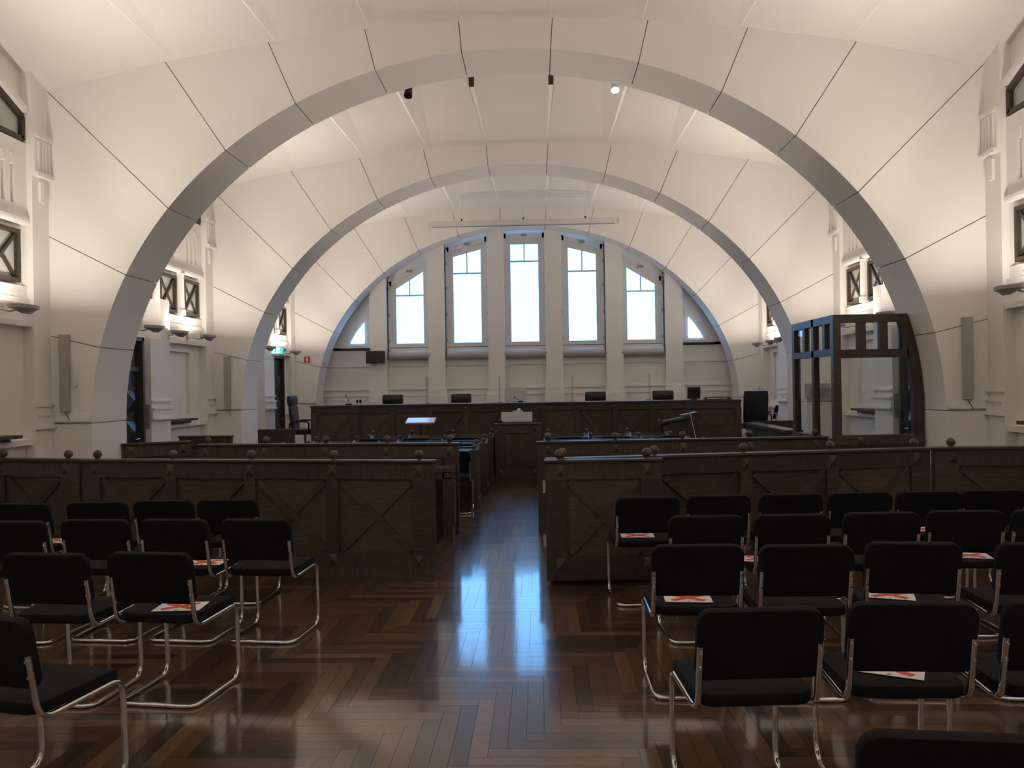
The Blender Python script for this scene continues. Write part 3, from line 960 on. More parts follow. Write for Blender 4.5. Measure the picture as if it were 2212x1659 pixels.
def alarm(label, y, z):
    x = X0 - (HW + REC)
    r = thing('fire_alarm', label, 'alarm', (x, y, z), group='fire alarms')
    MB().box(0, 0.05, -0.05, 0.05, -0.06, 0.06).build('housing', 'redsign', r, bevel=0.005)
    MB().lathe([(0.03, 0.05), (0.03, 0.07), (0.002, 0.08)], (0, 0, 0), 10, 'x').build('sounder', 'whitepaint', r, smooth=True)
alarm('small red fire alarm sounder beside the pier between arches', 11.20, 2.27)
alarm('small red fire alarm sounder near the exit sign', 15.55, 2.30)
# exit sign
r = thing('exit_sign', 'glowing green exit sign box over the dark door', 'sign', (-5.12, 16.0, 2.40))
MB().box(-0.15, 0.15, -0.02, 0.04, -0.075, 0.075).build('housing', 'whitepaint', r)
MB().box(-0.14, 0.14, -0.024, -0.02, -0.068, 0.068).build('face', 'exitgreen', r)
pm = MB()
pm.box(0.02, 0.085, -0.027, -0.024, -0.055, 0.055)
pm.build('doorway_symbol', 'exitwhite', r)
pm = MB(); pm.bar((-0.05, -0.026, 0.03), (-0.03, -0.026, -0.01), 0.004, 0.022, (1, 0, 0)); pm.bar((-0.03, -0.026, -0.01), (-0.065, -0.026, -0.05), 0.004, 0.014, (1, 0, 0)); pm.bar((-0.03, -0.026, -0.01), (-0.005, -0.026, -0.045), 0.004, 0.014, (1, 0, 0)); pm.bar((-0.05, -0.026, 0.025), (-0.085, -0.026, 0.0), 0.004, 0.012, (1, 0, 0)); pm.bar((-0.05, -0.026, 0.025), (-0.015, -0.026, 0.02), 0.004, 0.012, (1, 0, 0)); pm.lathe([(0.012, -0.003), (0.012, 0.0)], (-0.052, -0.024, 0.048), 10, 'y')
pm.build('running_figure', 'exitwhite', r)
MB().tube([(-0.15, 0.0, 0.0), (-0.36, 0.0, 0.0)], 0.012, 8).build('bracket', 'whitepaint', r)
# fire extinguisher sign on the window arch
r = thing('fire_sign', 'small square red fire sign with white symbol on white arch', 'sign', (-5.13, 18.195, 2.285))
MB().box(-0.065, 0.065, -0.01, 0, -0.065, 0.065).build('plate', 'redsign', r)
MB().box(-0.016, 0.016, -0.012, -0.01, -0.045, 0.022).box(-0.010, 0.010, -0.012, -0.01, 0.026, 0.034).box(-0.022, 0.018, -0.012, -0.01, 0.036, 0.044).box(-0.028, -0.022, -0.012, -0.01, 0.0, 0.044).build('extinguisher_symbol', 'paper', r)
# television on bracket
r = thing('television', 'black flat television on bracket under the window', 'television', (-3.69, 18.62, 2.19))
MB().box(-0.215, 0.215, -0.05, 0.0, 0, 0.28).build('housing', 'plastic', r, bevel=0.006)
MB().box(-0.20, 0.20, -0.053, -0.05, 0.02, 0.265).build('screen', 'screen', r)
MB().box(-0.05, 0.05, 0.0, 0.12, 0.08, 0.2).build('wall_mount', 'plastic', r)
MB().tube(fillet([(-0.07, -0.02, 0), (-0.05, -0.02, -0.05), (0.0, -0.02, -0.06), (0.03, -0.02, 0)], 0.03), 0.005, 6).build('cable', 'plastic', r)
# projection screen case hung from the ceiling
r = thing('projection_screen', 'long white projection screen case hung below the ceiling', 'screen', (-0.28, 16.8, 4.885))
MB().box(-1.91, 1.91, -0.06, 0.06, 0.0, 0.105).build('case', 'whitepaint', r, bevel=0.01)
for xx in (-1.91, 1.91):
    MB().box(xx - 0.012, xx + 0.012, -0.066, 0.066, -0.005, 0.11).build('end_cap', 'whitepaint', r)
MB().box(-1.85, 1.85, -0.012, 0.012, -0.014, 0.0).build('weight_bar', 'greymetal', r)
for xx in (-1.25, 0, 1.25):
    MB().tube([(xx, 0, 0.10), (xx, 0, 0.72 - 0.0252 * xx * xx - 0.03)], 0.006, 6).build('hanging_rod', 'whitepaint', r)
    MB().box(xx - 0.015, xx + 0.015, -0.02, 0.02, 0.105, 0.15).build('clamp', 'plastic', r)
# spotlights behind the crown of the widest arch
SPW = ['far television side', 'television side of the crown', 'dock side of the crown', 'far dock side']
for k, (x, z, lit) in enumerate(((-1.52, 5.20, False), (-0.76, 5.33, False), (0.19, 5.33, False), (0.95, 5.20, True))):
    r = thing('spotlight', ('lit' if lit else 'unlit') + ' ceiling spotlight behind the widest arch, ' + SPW[k], 'spotlight', (x, 9.92, z), group='ceiling spotlights')
    top = ceil_h(x - X0, 5.61) - z
    low = (5.27 if k in (1, 2) else 5.24) - z
    MB().prism([(-0.06, top + 0.01), (-0.06, low), (0.02, low - 0.03), (0.09, top - 0.1), (0.09, top + 0.01)], 'x', -0.03, 0.03).build('bracket', 'dark', r)
    MB().tube([(0, 0.02, top - 0.10), (0, 0.02, 0.02)], 0.012, 8).build('stem', 'plastic', r)
    t = math.radians(28 if k in (0, 3) else 12)
    cp = MB()
    a = Vector((0.0, -math.sin(t), -math.cos(t)))
    c0 = Vector((0, 0.03, 0.05))
    if k in (0, 3):
        cp.tube([c0, c0 + a * 0.13], [0.045, 0.052], 12); cp.build('lamp_can', 'plastic' if not lit else 'whitepaint', r, smooth=True)
        cp = MB(); cp.tube([c0 + a * 0.131, c0 + a * 0.136], 0.047, 12); cp.build('lens', 'spotlit' if lit else 'screen', r)
        if lit:
            cp = MB(); cp.tube([c0 + Vector((0.0, -0.0, 0.06)), c0 + Vector((0, -0.02, 0.10))], 0.03, 10); cp.build('bulb', 'spotlit', r, smooth=True)

# ================================================================== WOODEN PARTITIONS
def partition_body(root, L, H, npan, fin=True, thick=0.08, both=True, edge=0.10, ball=0.040, finials=None, post_w=0.11, cap_over=0.025, gate=False):
    """local x from 0..L along the front face; front face at y=0, back at y=thick"""
    pl = 0.0 if not gate else 0.03
    rail_t, rail_b, plin = 0.145, 0.135, 0.095
    # plinth, rails, cap
    MB().box(0, L, -0.012, thick + 0.012, pl, plin).build('plinth', 'woodh', root)
    MB().box(0, L, 0.0, thick, plin, plin + rail_b).build('bottom_rail', 'woodh', root)
    MB().box(0, L, 0.0, thick, H - 0.022 - rail_t, H - 0.022).build('top_rail', 'woodh', root)
    MB().box(-0.01, L + 0.01, -cap_over, thick + cap_over, H - 0.022, H).build('cap_rail', 'woodh', root, bevel=0.004)
    zb, zt = plin + rail_b, H - 0.022 - rail_t
    span = (L - 2 * edge) / npan
    posts = [edge + k * span for k in range(npan + 1)]
    bm = MB().pyramid((0, 0, 0), 0.078, 0.10, 0.022).mesh('boss'); bm.materials.append(M['woodp'])
    bl = MB().ball((0, 0, ball + 0.004), ball).lathe([(ball * 0.55, 0), (ball * 0.45, 0.012)], (0, 0, 0), 12).mesh('ball_finial', True)
    bl.materials.append(M['woodball'])
    for k, x in enumerate(posts):
        a, b = x - post_w / 2, x + post_w / 2
        if k == 0: a = 0.0
        if k == npan: b = L
        po = MB().box(a, b, -0.004, thick + 0.004, zb, zt).build('post', 'wood', root)
        for z in (H - 0.022 - rail_t / 2, plin + rail_b / 2):
            inst(bm, 'boss', root, (x, 0.0, z))
        if fin and (finials is None or k in finials):
            inst(bl, 'ball_finial', root, (x, thick / 2, H))
    for k in range(npan):
        a, b = posts[k] + post_w / 2, posts[k + 1] - post_w / 2
        if k == 0: a = max(a, edge + post_w / 2)
        pn = MB().box(a, b, 0.028, thick - 0.02, zb, zt).build('panel', 'woodp', root)
        w = 0.055
        for (x0, z0, x1, z1, yy) in ((a, zb, b, zt, 0.018), (a, zt, b, zb, 0.0175)):
            d = Vector((x1 - x0, 0, z1 - z0)).normalized() * 0.03
            br = MB().bar((x0 + d.x, yy, z0 + d.z), (x1 - d.x, yy, z1 - d.z), w, 0.022, (0, 1, 0))
            br.build('brace', 'wood', pn)

def partition(name, label, cat, A, B, H, npan, **kw):
    A = Vector((A[0], A[1], 0)); B = Vector((B[0], B[1], 0))
    d = B - A
    r = thing(name, label, cat, tuple(A), math.atan2(d.y, d.x), group=kw.pop('group', None))
    partition_body(r, d.length, H, npan, **kw)
    return r

partition('wooden_partition', 'long dark oak partition with ball finials, beside the public aisle opposite the dock', 'partition', (-4.26, 7.58), (-0.92, 7.02), 1.03, 4, group='public partitions', edge=0.13)
partition('wooden_partition', 'short dark oak partition piece running into the wall opposite the dock', 'partition', (-5.36, 7.86), (-4.30, 7.60), 1.03, 1, group='public partitions', edge=0.16)
partition('wooden_partition', 'long dark oak partition with ball finials behind the open gate', 'partition', (0.06, 7.04), (3.53, 7.66), 1.03, 4, group='public partitions', edge=0.13)
partition('wooden_partition', 'short dark oak partition piece running into the wall on the dock side', 'partition', (3.57, 7.66), (4.74, 7.60), 1.03, 1, group='public partitions', edge=0.16)
g = partition('partition_gate', 'open dark oak gate leaf folded against the partition', 'gate', (0.035, 6.90), (1.0, 6.94), 1.03, 1, thick=0.05, edge=0.12, gate=True, ball=0.041)
for z in (0.3, 0.75):
    MB().box(-0.02, 0.02, 0.05, 0.10, z, z + 0.10).build('hinge', 'chrome', g)

partition('wooden_partition', 'dark oak partition with ball finials in front of the advocates desks, opposite the dock', 'partition', (-4.02, 9.62), (-0.93, 9.27), 1.02, 4, group='inner partitions', edge=0.10)
partition('wooden_partition', 'dark oak partition with ball finials leading from the aisle to the dock', 'partition', (-0.035, 9.30), (3.24, 9.52), 1.02, 4, group='inner partitions', edge=0.12)
partition('partition_gate', 'dark oak gate leaf standing ajar near the transom door', 'gate', (-4.93, 9.62), (-4.26, 9.98), 1.04, 1, thick=0.05, edge=0.09, fin=False, gate=True)
partition('gate_post', 'narrow dark oak gate post beside the widest arch pier', 'post', (-5.13, 9.80), (-4.98, 9.76), 1.03, 1, edge=0.02, post_w=0.03, fin=False)
partition('wooden_partition', 'low dark oak partition before the side wall between the gate and desks', 'partition', (-5.34, 12.10), (-4.55, 12.05), 0.98, 1, group='inner partitions', fin=False)

# press table fixed to the inner partition, opposite the dock
r = thing('press_table', 'narrow dark oak press table behind the public partition', 'table', (-0.95, 8.86, 0))
MB().box(-2.9, 0.0, 0.0, 0.36, 0.735, 0.775).build('table_top', 'woodh', r)
MB().box(-2.9, -0.02, 0.02, 0.05, 0.66, 0.735).build('apron', 'woodh', r)
for x in (-2.85, -1.9, -0.95, -0.06):
    MB().box(x - 0.05, x + 0.05, 0.02, 0.34, 0, 0.735).build('leg', 'wood', r)
MB().pyramid((-0.06, 0.02, 0.70), 0.07, 0.06, 0.018).build('boss', 'woodp', r)
MB().box(-0.012, 0.006, 0.05, 0.30, 0.16, 0.62).build('end_panel', 'woodp', r)

# ---------------------------------------------------------------- advocates' desks
def desk(label, x0, x1, y0, sd, aisle_end, depth=0.52, h=0.77, sec=0.70):
    """desk row: tabletop, far modesty panel, dividers with ball finials"""
    L = x1 - x0
    r = thing('advocate_desk', label, 'desk', (x0, y0, 0), group='advocates desks')
    MB().box(0, L, 0.02, depth, h - 0.03, h).build('table_top', 'desktop', r, bevel=0.003)
    MB().box(0, L, depth - 0.06, depth, 0.02, h - 0.03).build('modesty_panel', 'woodp', r)
    MB().box(0, L, depth - 0.03, depth + 0.03, h, h + 0.025).build('front_edge', 'woodh', r)
    bl = MB().ball((0, 0, 0.038), 0.034).lathe([(0.018, 0), (0.016, 0.012)], (0, 0, 0), 10).mesh('ball_finial', True)
    bl.materials.append(M['woodball'])
    n = max(1, round(L / sec))
    for k in range(n + 1):
        x = L * k / n
        x = min(max(x, 0.05), L - 0.05)
        end = k in (0, n)
        MB().prism([(depth - 0.22, h), (depth + 0.02, h), (depth + 0.02, h + 0.055), (depth - 0.06, h + 0.055)], 'x', x - 0.045, x + 0.045).build('divider', 'desktop', r)
        inst(bl, 'ball_finial', r, (x, depth - 0.03, h + 0.055))
        if end:
            ep = MB().box(x - 0.05, x + 0.05, 0.0, depth + 0.02, 0.0, h - 0.03).build('end_panel', 'wood', r)
            MB().box(x - 0.062, x + 0.062, -0.01, depth + 0.03, 0, 0.12).build('end_plinth', 'woodh', r)
            MB().box(x - 0.056, x + 0.056, -0.008, 0.10, h - 0.03, h + 0.012).build('end_cap', 'desktop', r)
            inst(bl, 'ball_finial', r, (x, 0.05, h + 0.012))
        else:
            MB().box(x - 0.03, x + 0.03, 0.10, depth, 0.0, h - 0.03).build('support', 'wood', r)
    return r
DL = 'opposite the dock'
desk('blue-grey topped advocates desk with ball finials, public-side row, opposite dock', -3.72, -0.86, 11.23, -1, 1)
desk('blue-grey topped advocates desk with ball finials, middle row, opposite dock', -3.60, -0.82, 12.55, -1, 1)
desk('blue-grey topped advocates desk with ball finials, judges-side row, opposite dock', -2.98, -0.80, 14.02, -1, 1, depth=0.50)
desk('blue-grey topped advocates desk with ball finials, public-side row, dock side', 0.02, 2.30, 11.10, 1, 0)
desk('blue-grey topped advocates desk with ball finials, middle row, dock side', 0.04, 2.26, 12.45, 1, 0)
desk('blue-grey topped advocates desk with ball finials, judges-side row, dock side', 0.07, 2.20, 13.80, 1, 0, depth=0.50)

# low wall along the dock side with blue grey boards
r = thing('side_rail', 'long low panelled rail running from the dock towards the judges bench', 'rail', (3.30, 11.06, 0))
Ls = 2.35
MB().box(0.0, 0.10, 0, Ls, 0, 0.96).build('core', 'wood', r)
MB().box(-0.06, 0.16, 0, Ls, 0.96, 1.0).build('cap_rail', 'desktop', r)
for k in range(4):
    MB().box(-0.02, 0.0, 0.02 + k * Ls / 4, (k + 1) * Ls / 4 - 0.02, 0.14, 0.93).build('board', 'desktop', r)
MB().box(-0.03, 0.13, 0, Ls, 0, 0.12).build('plinth', 'woodh', r)

# ---------------------------------------------------------------- glass dock
def make_dock():
    x0, y0, y1 = 3.31, 9.47, 11.0
    xr = X0 + ARCH_A - 0.02
    r = thing('glass_dock', 'dark oak framed glass dock built against the widest arch', 'dock', (x0, y0, 0))
    H = 2.39
    b = ARCHES[2][1] - SPRING
    def soff(z):
        return (X0 + ARCH_A * math.sqrt(max(0, 1 - ((z - SPRING) / b) ** 2)) if z > SPRING else X0 + ARCH_A) - 0.012 - x0
    # base
    MB().box(0, xr - x0 - 0.0, 0.0, 0.08, 0, 0.10).build('plinth', 'woodh', r)
    MB().box(0, xr - x0, 0.0, 0.07, 0.10, 0.92).build('base_panel', 'woodp', r)
    MB().box(0, xr - x0, -0.015, 0.085, 0.92, 1.03).build('base_rail', 'woodh', r)
    MB().pyramid((0.28, -0.015, 0.97), 0.08, 0.08, 0.02).build('boss', 'woodp', r)
    MB().box(0.0, 0.07, 0.07, y1 - y0, 0.10, 0.92).build('base_panel', 'woodp', r)
    MB().box(-0.015, 0.085, 0.07, y1 - y0, 0.92, 0.99).build('base_rail', 'woodh', r)
    # posts
    MB().box(0, 0.085, 0, 0.085, 1.03, H).build('corner_post', 'wood', r)
    MB().box(0, 0.08, y1 - y0 - 0.09, y1 - y0, 0.99, H).build('rear_post', 'wood', r)
    MB().box(0, 0.07, (y1 - y0) * 0.47 - 0.04, (y1 - y0) * 0.47 + 0.04, 0.99, H).build('side_post', 'wood', r)
    # curved post along the arch
    N = 14; outl = []
    for k in range(N + 1):
        z = 1.03 + (H - 0.09 - 1.03) * k / N
        outl.append((soff(z), z))
    poly = outl + [(p[0] - 0.115, p[1]) for p in reversed(outl)]
    # split to convex quads
    m = MB()
    for k in range(N):
        a, c = outl[k], outl[k + 1]
        m.prism([(a[0] - 0.115, a[1]), a, c, (c[0] - 0.115, c[1])], 'y', 0, 0.085)
    m.build('curved_post', 'wood', r)
    xt = soff(H)
    MB().prism([(0.085, H - 0.09), (soff(H - 0.09), H - 0.09), (xt, H), (0.085, H)], 'y', 0, 0.085).build('top_rail', 'woodh', r)
    xm = soff(1.95)
    MB().box(0.085, xm - 0.10, 0, 0.075, 1.90, 1.995).build('mid_rail', 'woodh', r)
    MB().box(0.0, 0.08, 0.085, y1 - y0 - 0.09, H - 0.09, H).build('top_rail', 'wood', r)
    MB().box(0.0, 0.075, 0.085, y1 - y0 - 0.09, 1.93, 2.01).build('mid_rail', 'wood', r)
    W = xm - 0.115 - 0.085
    for k in (1, 2):
        xx = 0.085 + (0.335 if k == 1 else 0.665) * W + 0.0
        MB().box(xx - 0.055, xx + 0.035, 0.005, 0.075, 1.995, H - 0.09).build('upper_mullion', 'wood', r)
    for f in (0.22, 0.70):
        yy = (y1 - y0) * f
        MB().box(0.005, 0.07, yy - 0.04, yy + 0.04, 2.01, H - 0.09).build('upper_mullion', 'wood', r)
    # glass
    MB().box(0.085, xm - 0.10, 0.032, 0.042, 1.03, 1.90).build('glass_pane', 'glass', r)
    MB().box(0.085, xm - 0.13, 0.032, 0.042, 1.995, H - 0.09).build('glass_pane', 'glass', r)
    MB().box(0.030, 0.040, 0.085, y1 - y0 - 0.09, 0.99, 1.93).build('glass_pane', 'glass', r)
    MB().box(0.030, 0.040, 0.085, y1 - y0 - 0.09, 2.01, H - 0.09).build('glass_pane', 'glass', r)
make_dock()

# ---------------------------------------------------------------- judges' platform and bench
tag(MB().box(XL - 0.02, XR + 0.02, 15.46, YB + 0.10, 0, 0.35).build('floor_platform', 'woodh'), 'raised dark wooden platform behind the judges bench', 'platform', kind='structure')
def low_wall(label, x0, x1, y, h):
    r = thing('platform_wall', label, 'partition', (x0, y, 0))
    L = x1 - x0
    MB().box(0, L, 0, 0.06, 0, h - 0.03).build('panel', 'wood', r)
    MB().box(0, L, -0.02, 0.08, h - 0.03, h).build('cap_rail', 'woodh', r)
    for k in range(int(L / 0.35) + 1):
        x = min(k * 0.35, L - 0.05)
        MB().box(x, x + 0.05, -0.012, 0.0, 0.1, h - 0.03).build('batten', 'wood', r)
low_wall('low black-brown platform wall beside the judges bench under the door', -5.36, -4.40, 14.70, 0.93)
low_wall('low dark platform wall between the bench and cantilever armchair', 3.86, 4.74, 15.25, 0.93)

bench = thing('judges_bench', 'long dark oak judges bench with crossed panels on the end wall side', 'bench', (-3.42, 15.26, 0))
LB = 6.16
sub = empty('front_panelling'); sub.parent = bench
def bench_front(parent, x0, y0, L, n, rz):
    H = 1.325
    e = parent
    c, s = math.cos(rz), math.sin(rz)
    def tr(o):
        o.location = (x0, y0, 0); o.rotation_euler = (0, 0, rz); return o
    tr(MB().box(0, L, -0.012, 0.07, 0, 0.12).build('plinth', 'woodh', e))
    tr(MB().box(0, L, 0, 0.06, 0.12, 0.42).build('bottom_rail', 'woodh', e))
    tr(MB().box(0, L, 0, 0.06, H - 0.15, H - 0.025).build('top_rail', 'woodh', e))
    tr(MB().box(-0.01, L + 0.01, -0.03, 0.55, H - 0.025, H).build('bench_top', 'woodh', e))
    sp = L / n
    for k in range(n + 1):
        x = min(max(k * sp, 0.05), L - 0.05)
        tr(MB().box(x - 0.055, x + 0.055, -0.006, 0.06, 0.42, H - 0.15).build('post', 'wood', e))
        tr(MB().pyramid((x, 0, H - 0.09), 0.07, 0.07, 0.018).build('boss', 'woodp', e))
    for k in range(n):
        a, b = k * sp + 0.055, (k + 1) * sp - 0.055
        tr(MB().box(a, b, 0.03, 0.05, 0.42, H - 0.15).build('panel', 'woodp', e))
        for z0, z1, yy in ((0.42, H - 0.15, 0.022), (H - 0.15, 0.42, 0.0215)):
            tr(MB().bar((a + 0.02, yy, z0 + (0.02 if z1 > z0 else -0.02)), (b - 0.02, yy, z1 - (0.02 if z1 > z0 else -0.02)), 0.055, 0.02, (0, 1, 0)).build('brace', 'wood', e))
bench_front(bench, 0.0, 0.0, LB, 9, 0.0)
bench_front(bench, -0.80, -0.10, 0.80, 1, math.atan2(0.10, 0.80))
bench_front(bench, LB, 0.0, 0.90, 1, math.atan2(-0.10, 0.90))
for x in (0.0, LB):
    MB().box(x - 0.07, x + 0.07, -0.025, 0.04, 0.0, 1.31).build('corner_post', 'wood', bench)
    MB().box(x - 0.075, x + 0.075, -0.035, 0.0, 1.17, 1.31).build('corner_cap', 'desktop', bench)
bpy.data.objects.remove(sub)

# clerk's podium at the end of the aisle
pod = partition('podium', 'dark oak podium with crossed panel closing the aisle', 'podium', (-0.78, 14.16), (0.0, 14.14), 1.0, 1, edge=0.10, thick=0.10, ball=0.033)
MB().box(0.02, 0.76, 0.10, 0.55, 0.72, 0.76).build('writing_shelf', 'woodh', pod)
MB().box(0.0, 0.05, 0.10, 0.55, 0, 0.98).build('side_panel', 'wood', pod)
MB().box(0.73, 0.78, 0.10, 0.55, 0, 0.98).build('side_panel', 'wood', pod)
r = thing('reading_board', 'slanted pale reading board on top of the podium', 'board', (-0.41, 14.30, 1.003))
MB().prism([(-0.03, 0.0), (0.02, 0.0), (0.20, 0.165), (0.185, 0.18)], 'x', -0.27, 0.27).build('board', 'whitetop', r)
r.children[0].data.materials[0] = mat_simple('pale_board', (0.36, 0.37, 0.40), 0.35, noise=0.03)
MB().box(-0.27, 0.27, -0.035, -0.02, 0.0, 0.02).build('lip', 'wood', r)
r = thing('desk_lamp', 'small white reading lamp clamped to the podium board', 'lamp', (-0.39, 14.52, 1.215))
MB().box(-0.09, 0.09, -0.012, 0.012, -0.03, -0.01).build('arm', 'whitetop', r)
MB().lathe([(0.002, -0.05), (0.03, -0.045), (0.042, -0.01), (0.03, 0.02), (0.002, 0.028)], (0.02, 0, 0), 14).build('shade', 'whitetop', r, smooth=True)

# ---------------------------------------------------------------- executive chairs behind the bench
def exec_chair(label, loc, rz, back_w, top, mat='leather', arms=True, head=True, name='office_chair', seat_z=0.47, group='judges chairs'):
    r = thing(name, label, 'chair', loc, rz, group=group)
    n = 10; hw = back_w / 2
    def slab(z0, z1, y0, tilt, th, wmul=1.0):
        m = MB(); rows = 8
        for j in range(rows + 1):
            t = j / rows; z = z0 + (z1 - z0) * t
            e = 1.0 - 0.5 * (max(0, abs(t - 0.5) * 2 - 0.8) / 0.2) ** 2 * 0.15
            tt = th * (0.75 + 0.25 * math.sin(PI * t))
            for i in range(n):
                an = 2 * PI * (i + 0.5) / n
                cx = math.copysign(abs(math.cos(an)) ** 0.35, math.cos(an)); sy = math.copysign(abs(math.sin(an)) ** 0.6, math.sin(an))
                m.v.append((hw * wmul * e * cx, y0 - tilt * (z - z0) + tt * sy + 0.05 * cx * cx * 0.5, z))
        for j in range(rows):
            for i in range(n):
                k = (i + 1) % n
                m.f.append((j * n + i, j * n + k, (j + 1) * n + k, (j + 1) * n + i))
        m.f.append(tuple(reversed(range(n)))); m.f.append(tuple(rows * n + i for i in range(n)))
        return m
    zt = top
    hz = zt - 0.19 if head else zt
    slab(seat_z + 0.06, hz, -0.20, 0.12, 0.045).build('backrest', mat, r, smooth=True)
    if head:
        slab(hz + 0.005, zt, -0.20 - 0.12 * (hz - seat_z - 0.06), 0.05, 0.062, 0.98).build('headrest', mat, r, smooth=True)
    m = MB()
    pts = []
    for i in range(16):
        an = 2 * PI * i / 16
        pts.append((0.25 * math.copysign(abs(math.cos(an)) ** 0.5, math.cos(an)), 0.24 * math.copysign(abs(math.sin(an)) ** 0.5, math.sin(an)) + 0.02))
    m.prism(pts, 'z', seat_z - 0.05, seat_z + 0.05).build('seat', mat, r, bevel=0.015)
    MB().lathe([(0.028, 0.09), (0.028, seat_z - 0.05)], (0, 0, 0), 10).build('gas_column', 'chrome', r, smooth=True)
    for k in range(5):
        an = 2 * PI * k / 5 + 0.3
        MB().bar((0, 0, 0.10), (0.28 * math.cos(an), 0.28 * math.sin(an), 0.07), 0.045, 0.03).build('base_spoke', 'plastic', r)
        MB().lathe([(0.028, -0.018), (0.030, 0.0), (0.028, 0.018)], (0.28 * math.cos(an), 0.28 * math.sin(an), 0.030), 10, 'y').build('castor', 'plastic', r)
    if arms:
        for s in (-1, 1):
            MB().tube(fillet([(s * 0.24, -0.20, seat_z), (s * 0.29, -0.22, seat_z + 0.05), (s * 0.29, -0.20, seat_z + 0.21), (s * 0.29, 0.16, seat_z + 0.20), (s * 0.25, 0.14, seat_z)], 0.07), 0.017, 8).build('armrest', 'plastic', r, smooth=True)
    return r
PLAT = 0.35
for x, w, lab in ((-2.97, 0.43, 'black leather judge chair behind the bench, nearest the television'), (-1.585, 0.42, 'black leather judge chair between the television end and the pale chair'),
                  (1.11, 0.43, 'black leather judge chair next beyond the pale chair towards the dock side'), (2.455, 0.43, 'black leather judge chair behind the bench, nearest the monitor')):
    exec_chair(lab, (x, 16.45, PLAT), PI, w, 1.145)
exec_chair('pale grey upholstered presiding judge chair at the bench centre', (-0.485, 16.45, PLAT), PI, 0.45, 1.25, mat='whitecloth', head=False)
exec_chair('black high-backed office chair turned sideways at the bench end opposite the dock', (-4.56, 15.95, PLAT), -PI / 2, 0.44, 1.16)
exec_chair('black broad-backed office chair at the dock-side end of the bench', (4.00, 15.78, PLAT), 0.0, 0.46, 1.12, head=False)

# ---------------------------------------------------------------- things on the bench
BT = 1.325
def plexi(label, x):
    r = thing('plexiglass_screen', label, 'screen', (x, 15.36, BT), group='plexiglass screens')
    MB().box(-0.003, 0.003, 0, 0.30, 0.02, 0.50).build('sheet', 'glass', r)
    MB().box(-0.004, 0.004, -0.006, 0.0, 0.0, 0.50).build('edge', 'greymetal', r)
    MB().box(-0.03, 0.03, 0.05, 0.12, 0, 0.025).build('foot', 'greymetal', r)
    MB().box(-0.03, 0.03, 0.20, 0.27, 0, 0.025).build('foot', 'greymetal', r)
for x, w in ((-2.11, 'nearest the television'), (-0.75, 'on the television side of the pale chair'), (0.60, 'on the dock side of the pale chair'), (2.03, 'nearest the monitor')):
    plexi('clear upright plexiglass divider on the judges bench, ' + w, x)
def mic(label, x, y, z, h=0.2, lean=0.06):
    r = thing('microphone', label, 'microphone', (x, y, z), group='gooseneck microphones')
    MB().box(-0.05, 0.05, -0.06, 0.06, 0, 0.03).build('base', 'plastic', r, bevel=0.006)
    MB().tube(fillet([(0, 0, 0.03), (0, 0, h * 0.5), (-lean, 0, h)], 0.05), 0.005, 6).build('gooseneck', 'plastic', r)
    MB().tube([(-lean, 0, h), (-lean * 1.15, 0, h + 0.03)], 0.010, 8).build('capsule', 'plastic', r)
mic('gooseneck microphone on the bench end near the television', -3.60, 15.52, BT, 0.17, 0.05)
mic('gooseneck microphone before the pale chair', -0.36, 15.55, BT, 0.08, 0.11)
for k, x in enumerate((-3.415, -3.355)):
    r = thing('camera_unit', 'small black upright camera on the bench corner, ' + ('outer one of the pair' if k == 0 else 'inner one of the pair'), 'camera', (x, 15.42, BT), group='pair of cameras')
    MB().box(-0.02, 0.02, -0.02, 0.02, 0.04, 0.10).build('body', 'plastic', r, bevel=0.006)
    MB().tube([(0, 0, 0), (0, 0, 0.04)], 0.008, 8).build('stand', 'greymetal', r)
    MB().lathe([(0.012, -0.004), (0.010, 0.0)], (0, -0.02, 0.075), 10, 'y').build('lens', 'screen', r)
r = thing('computer_monitor', 'dark computer monitor standing on the dock-side bench end', 'monitor', (2.86, 15.55, BT))
MB().box(-0.12, 0.12, -0.02, 0.02, 0.02, 0.235).build('housing', 'plastic', r, bevel=0.005)
MB().box(-0.10, 0.10, -0.024, -0.02, 0.04, 0.215).build('back_cover', 'screen', r)
MB().box(-0.06, 0.06, -0.04, 0.06, 0, 0.015).build('foot', 'plastic', r)
MB().box(-0.02, 0.02, -0.005, 0.015, 0.0, 0.06).build('stem', 'plastic', r)
r = thing('document_tray', 'flat black document tray on the dock-side bench end', 'tray', (3.28, 15.50, BT))
MB().box(-0.22, 0.22, -0.14, 0.14, 0.0, 0.012).build('bottom', 'plastic', r)
for a in (-1, 1):
    MB().box(a * 0.22 - 0.006, a * 0.22 + 0.006, -0.14, 0.14, 0, 0.04).build('side', 'plastic', r)
MB().box(-0.20, 0.20, -0.13, 0.13, 0.035, 0.05).build('folder', 'plastic', r)

# reading stand on the far desk, opposite the dock
r = thing('reading_stand', 'white-topped tilting reading stand on the desk row nearest the judges', 'stand', (-2.06, 14.26, 0.77))
MB().box(-0.14, 0.14, -0.09, 0.09, 0, 0.03).build('base', 'brownwood', r)
MB().tube([(0, 0, 0.03), (0, 0, 0.28)], 0.012, 8).build('pole', 'plastic', r)
MB().lathe([(0.018, 0), (0.018, 0.03)], (0.0, -0.02, 0.16), 8, 'y').build('knob', 'plastic', r)
MB().prism([(-0.14, 0.255), (0.16, 0.325), (0.155, 0.34), (-0.145, 0.27)], 'x', -0.245, 0.245).build('board', 'whitetop', r)
MB().prism([(-0.15, 0.240), (0.16, 0.312), (0.16, 0.322), (-0.15, 0.252)], 'x', -0.25, 0.25).build('under_board', 'brownwood', r)

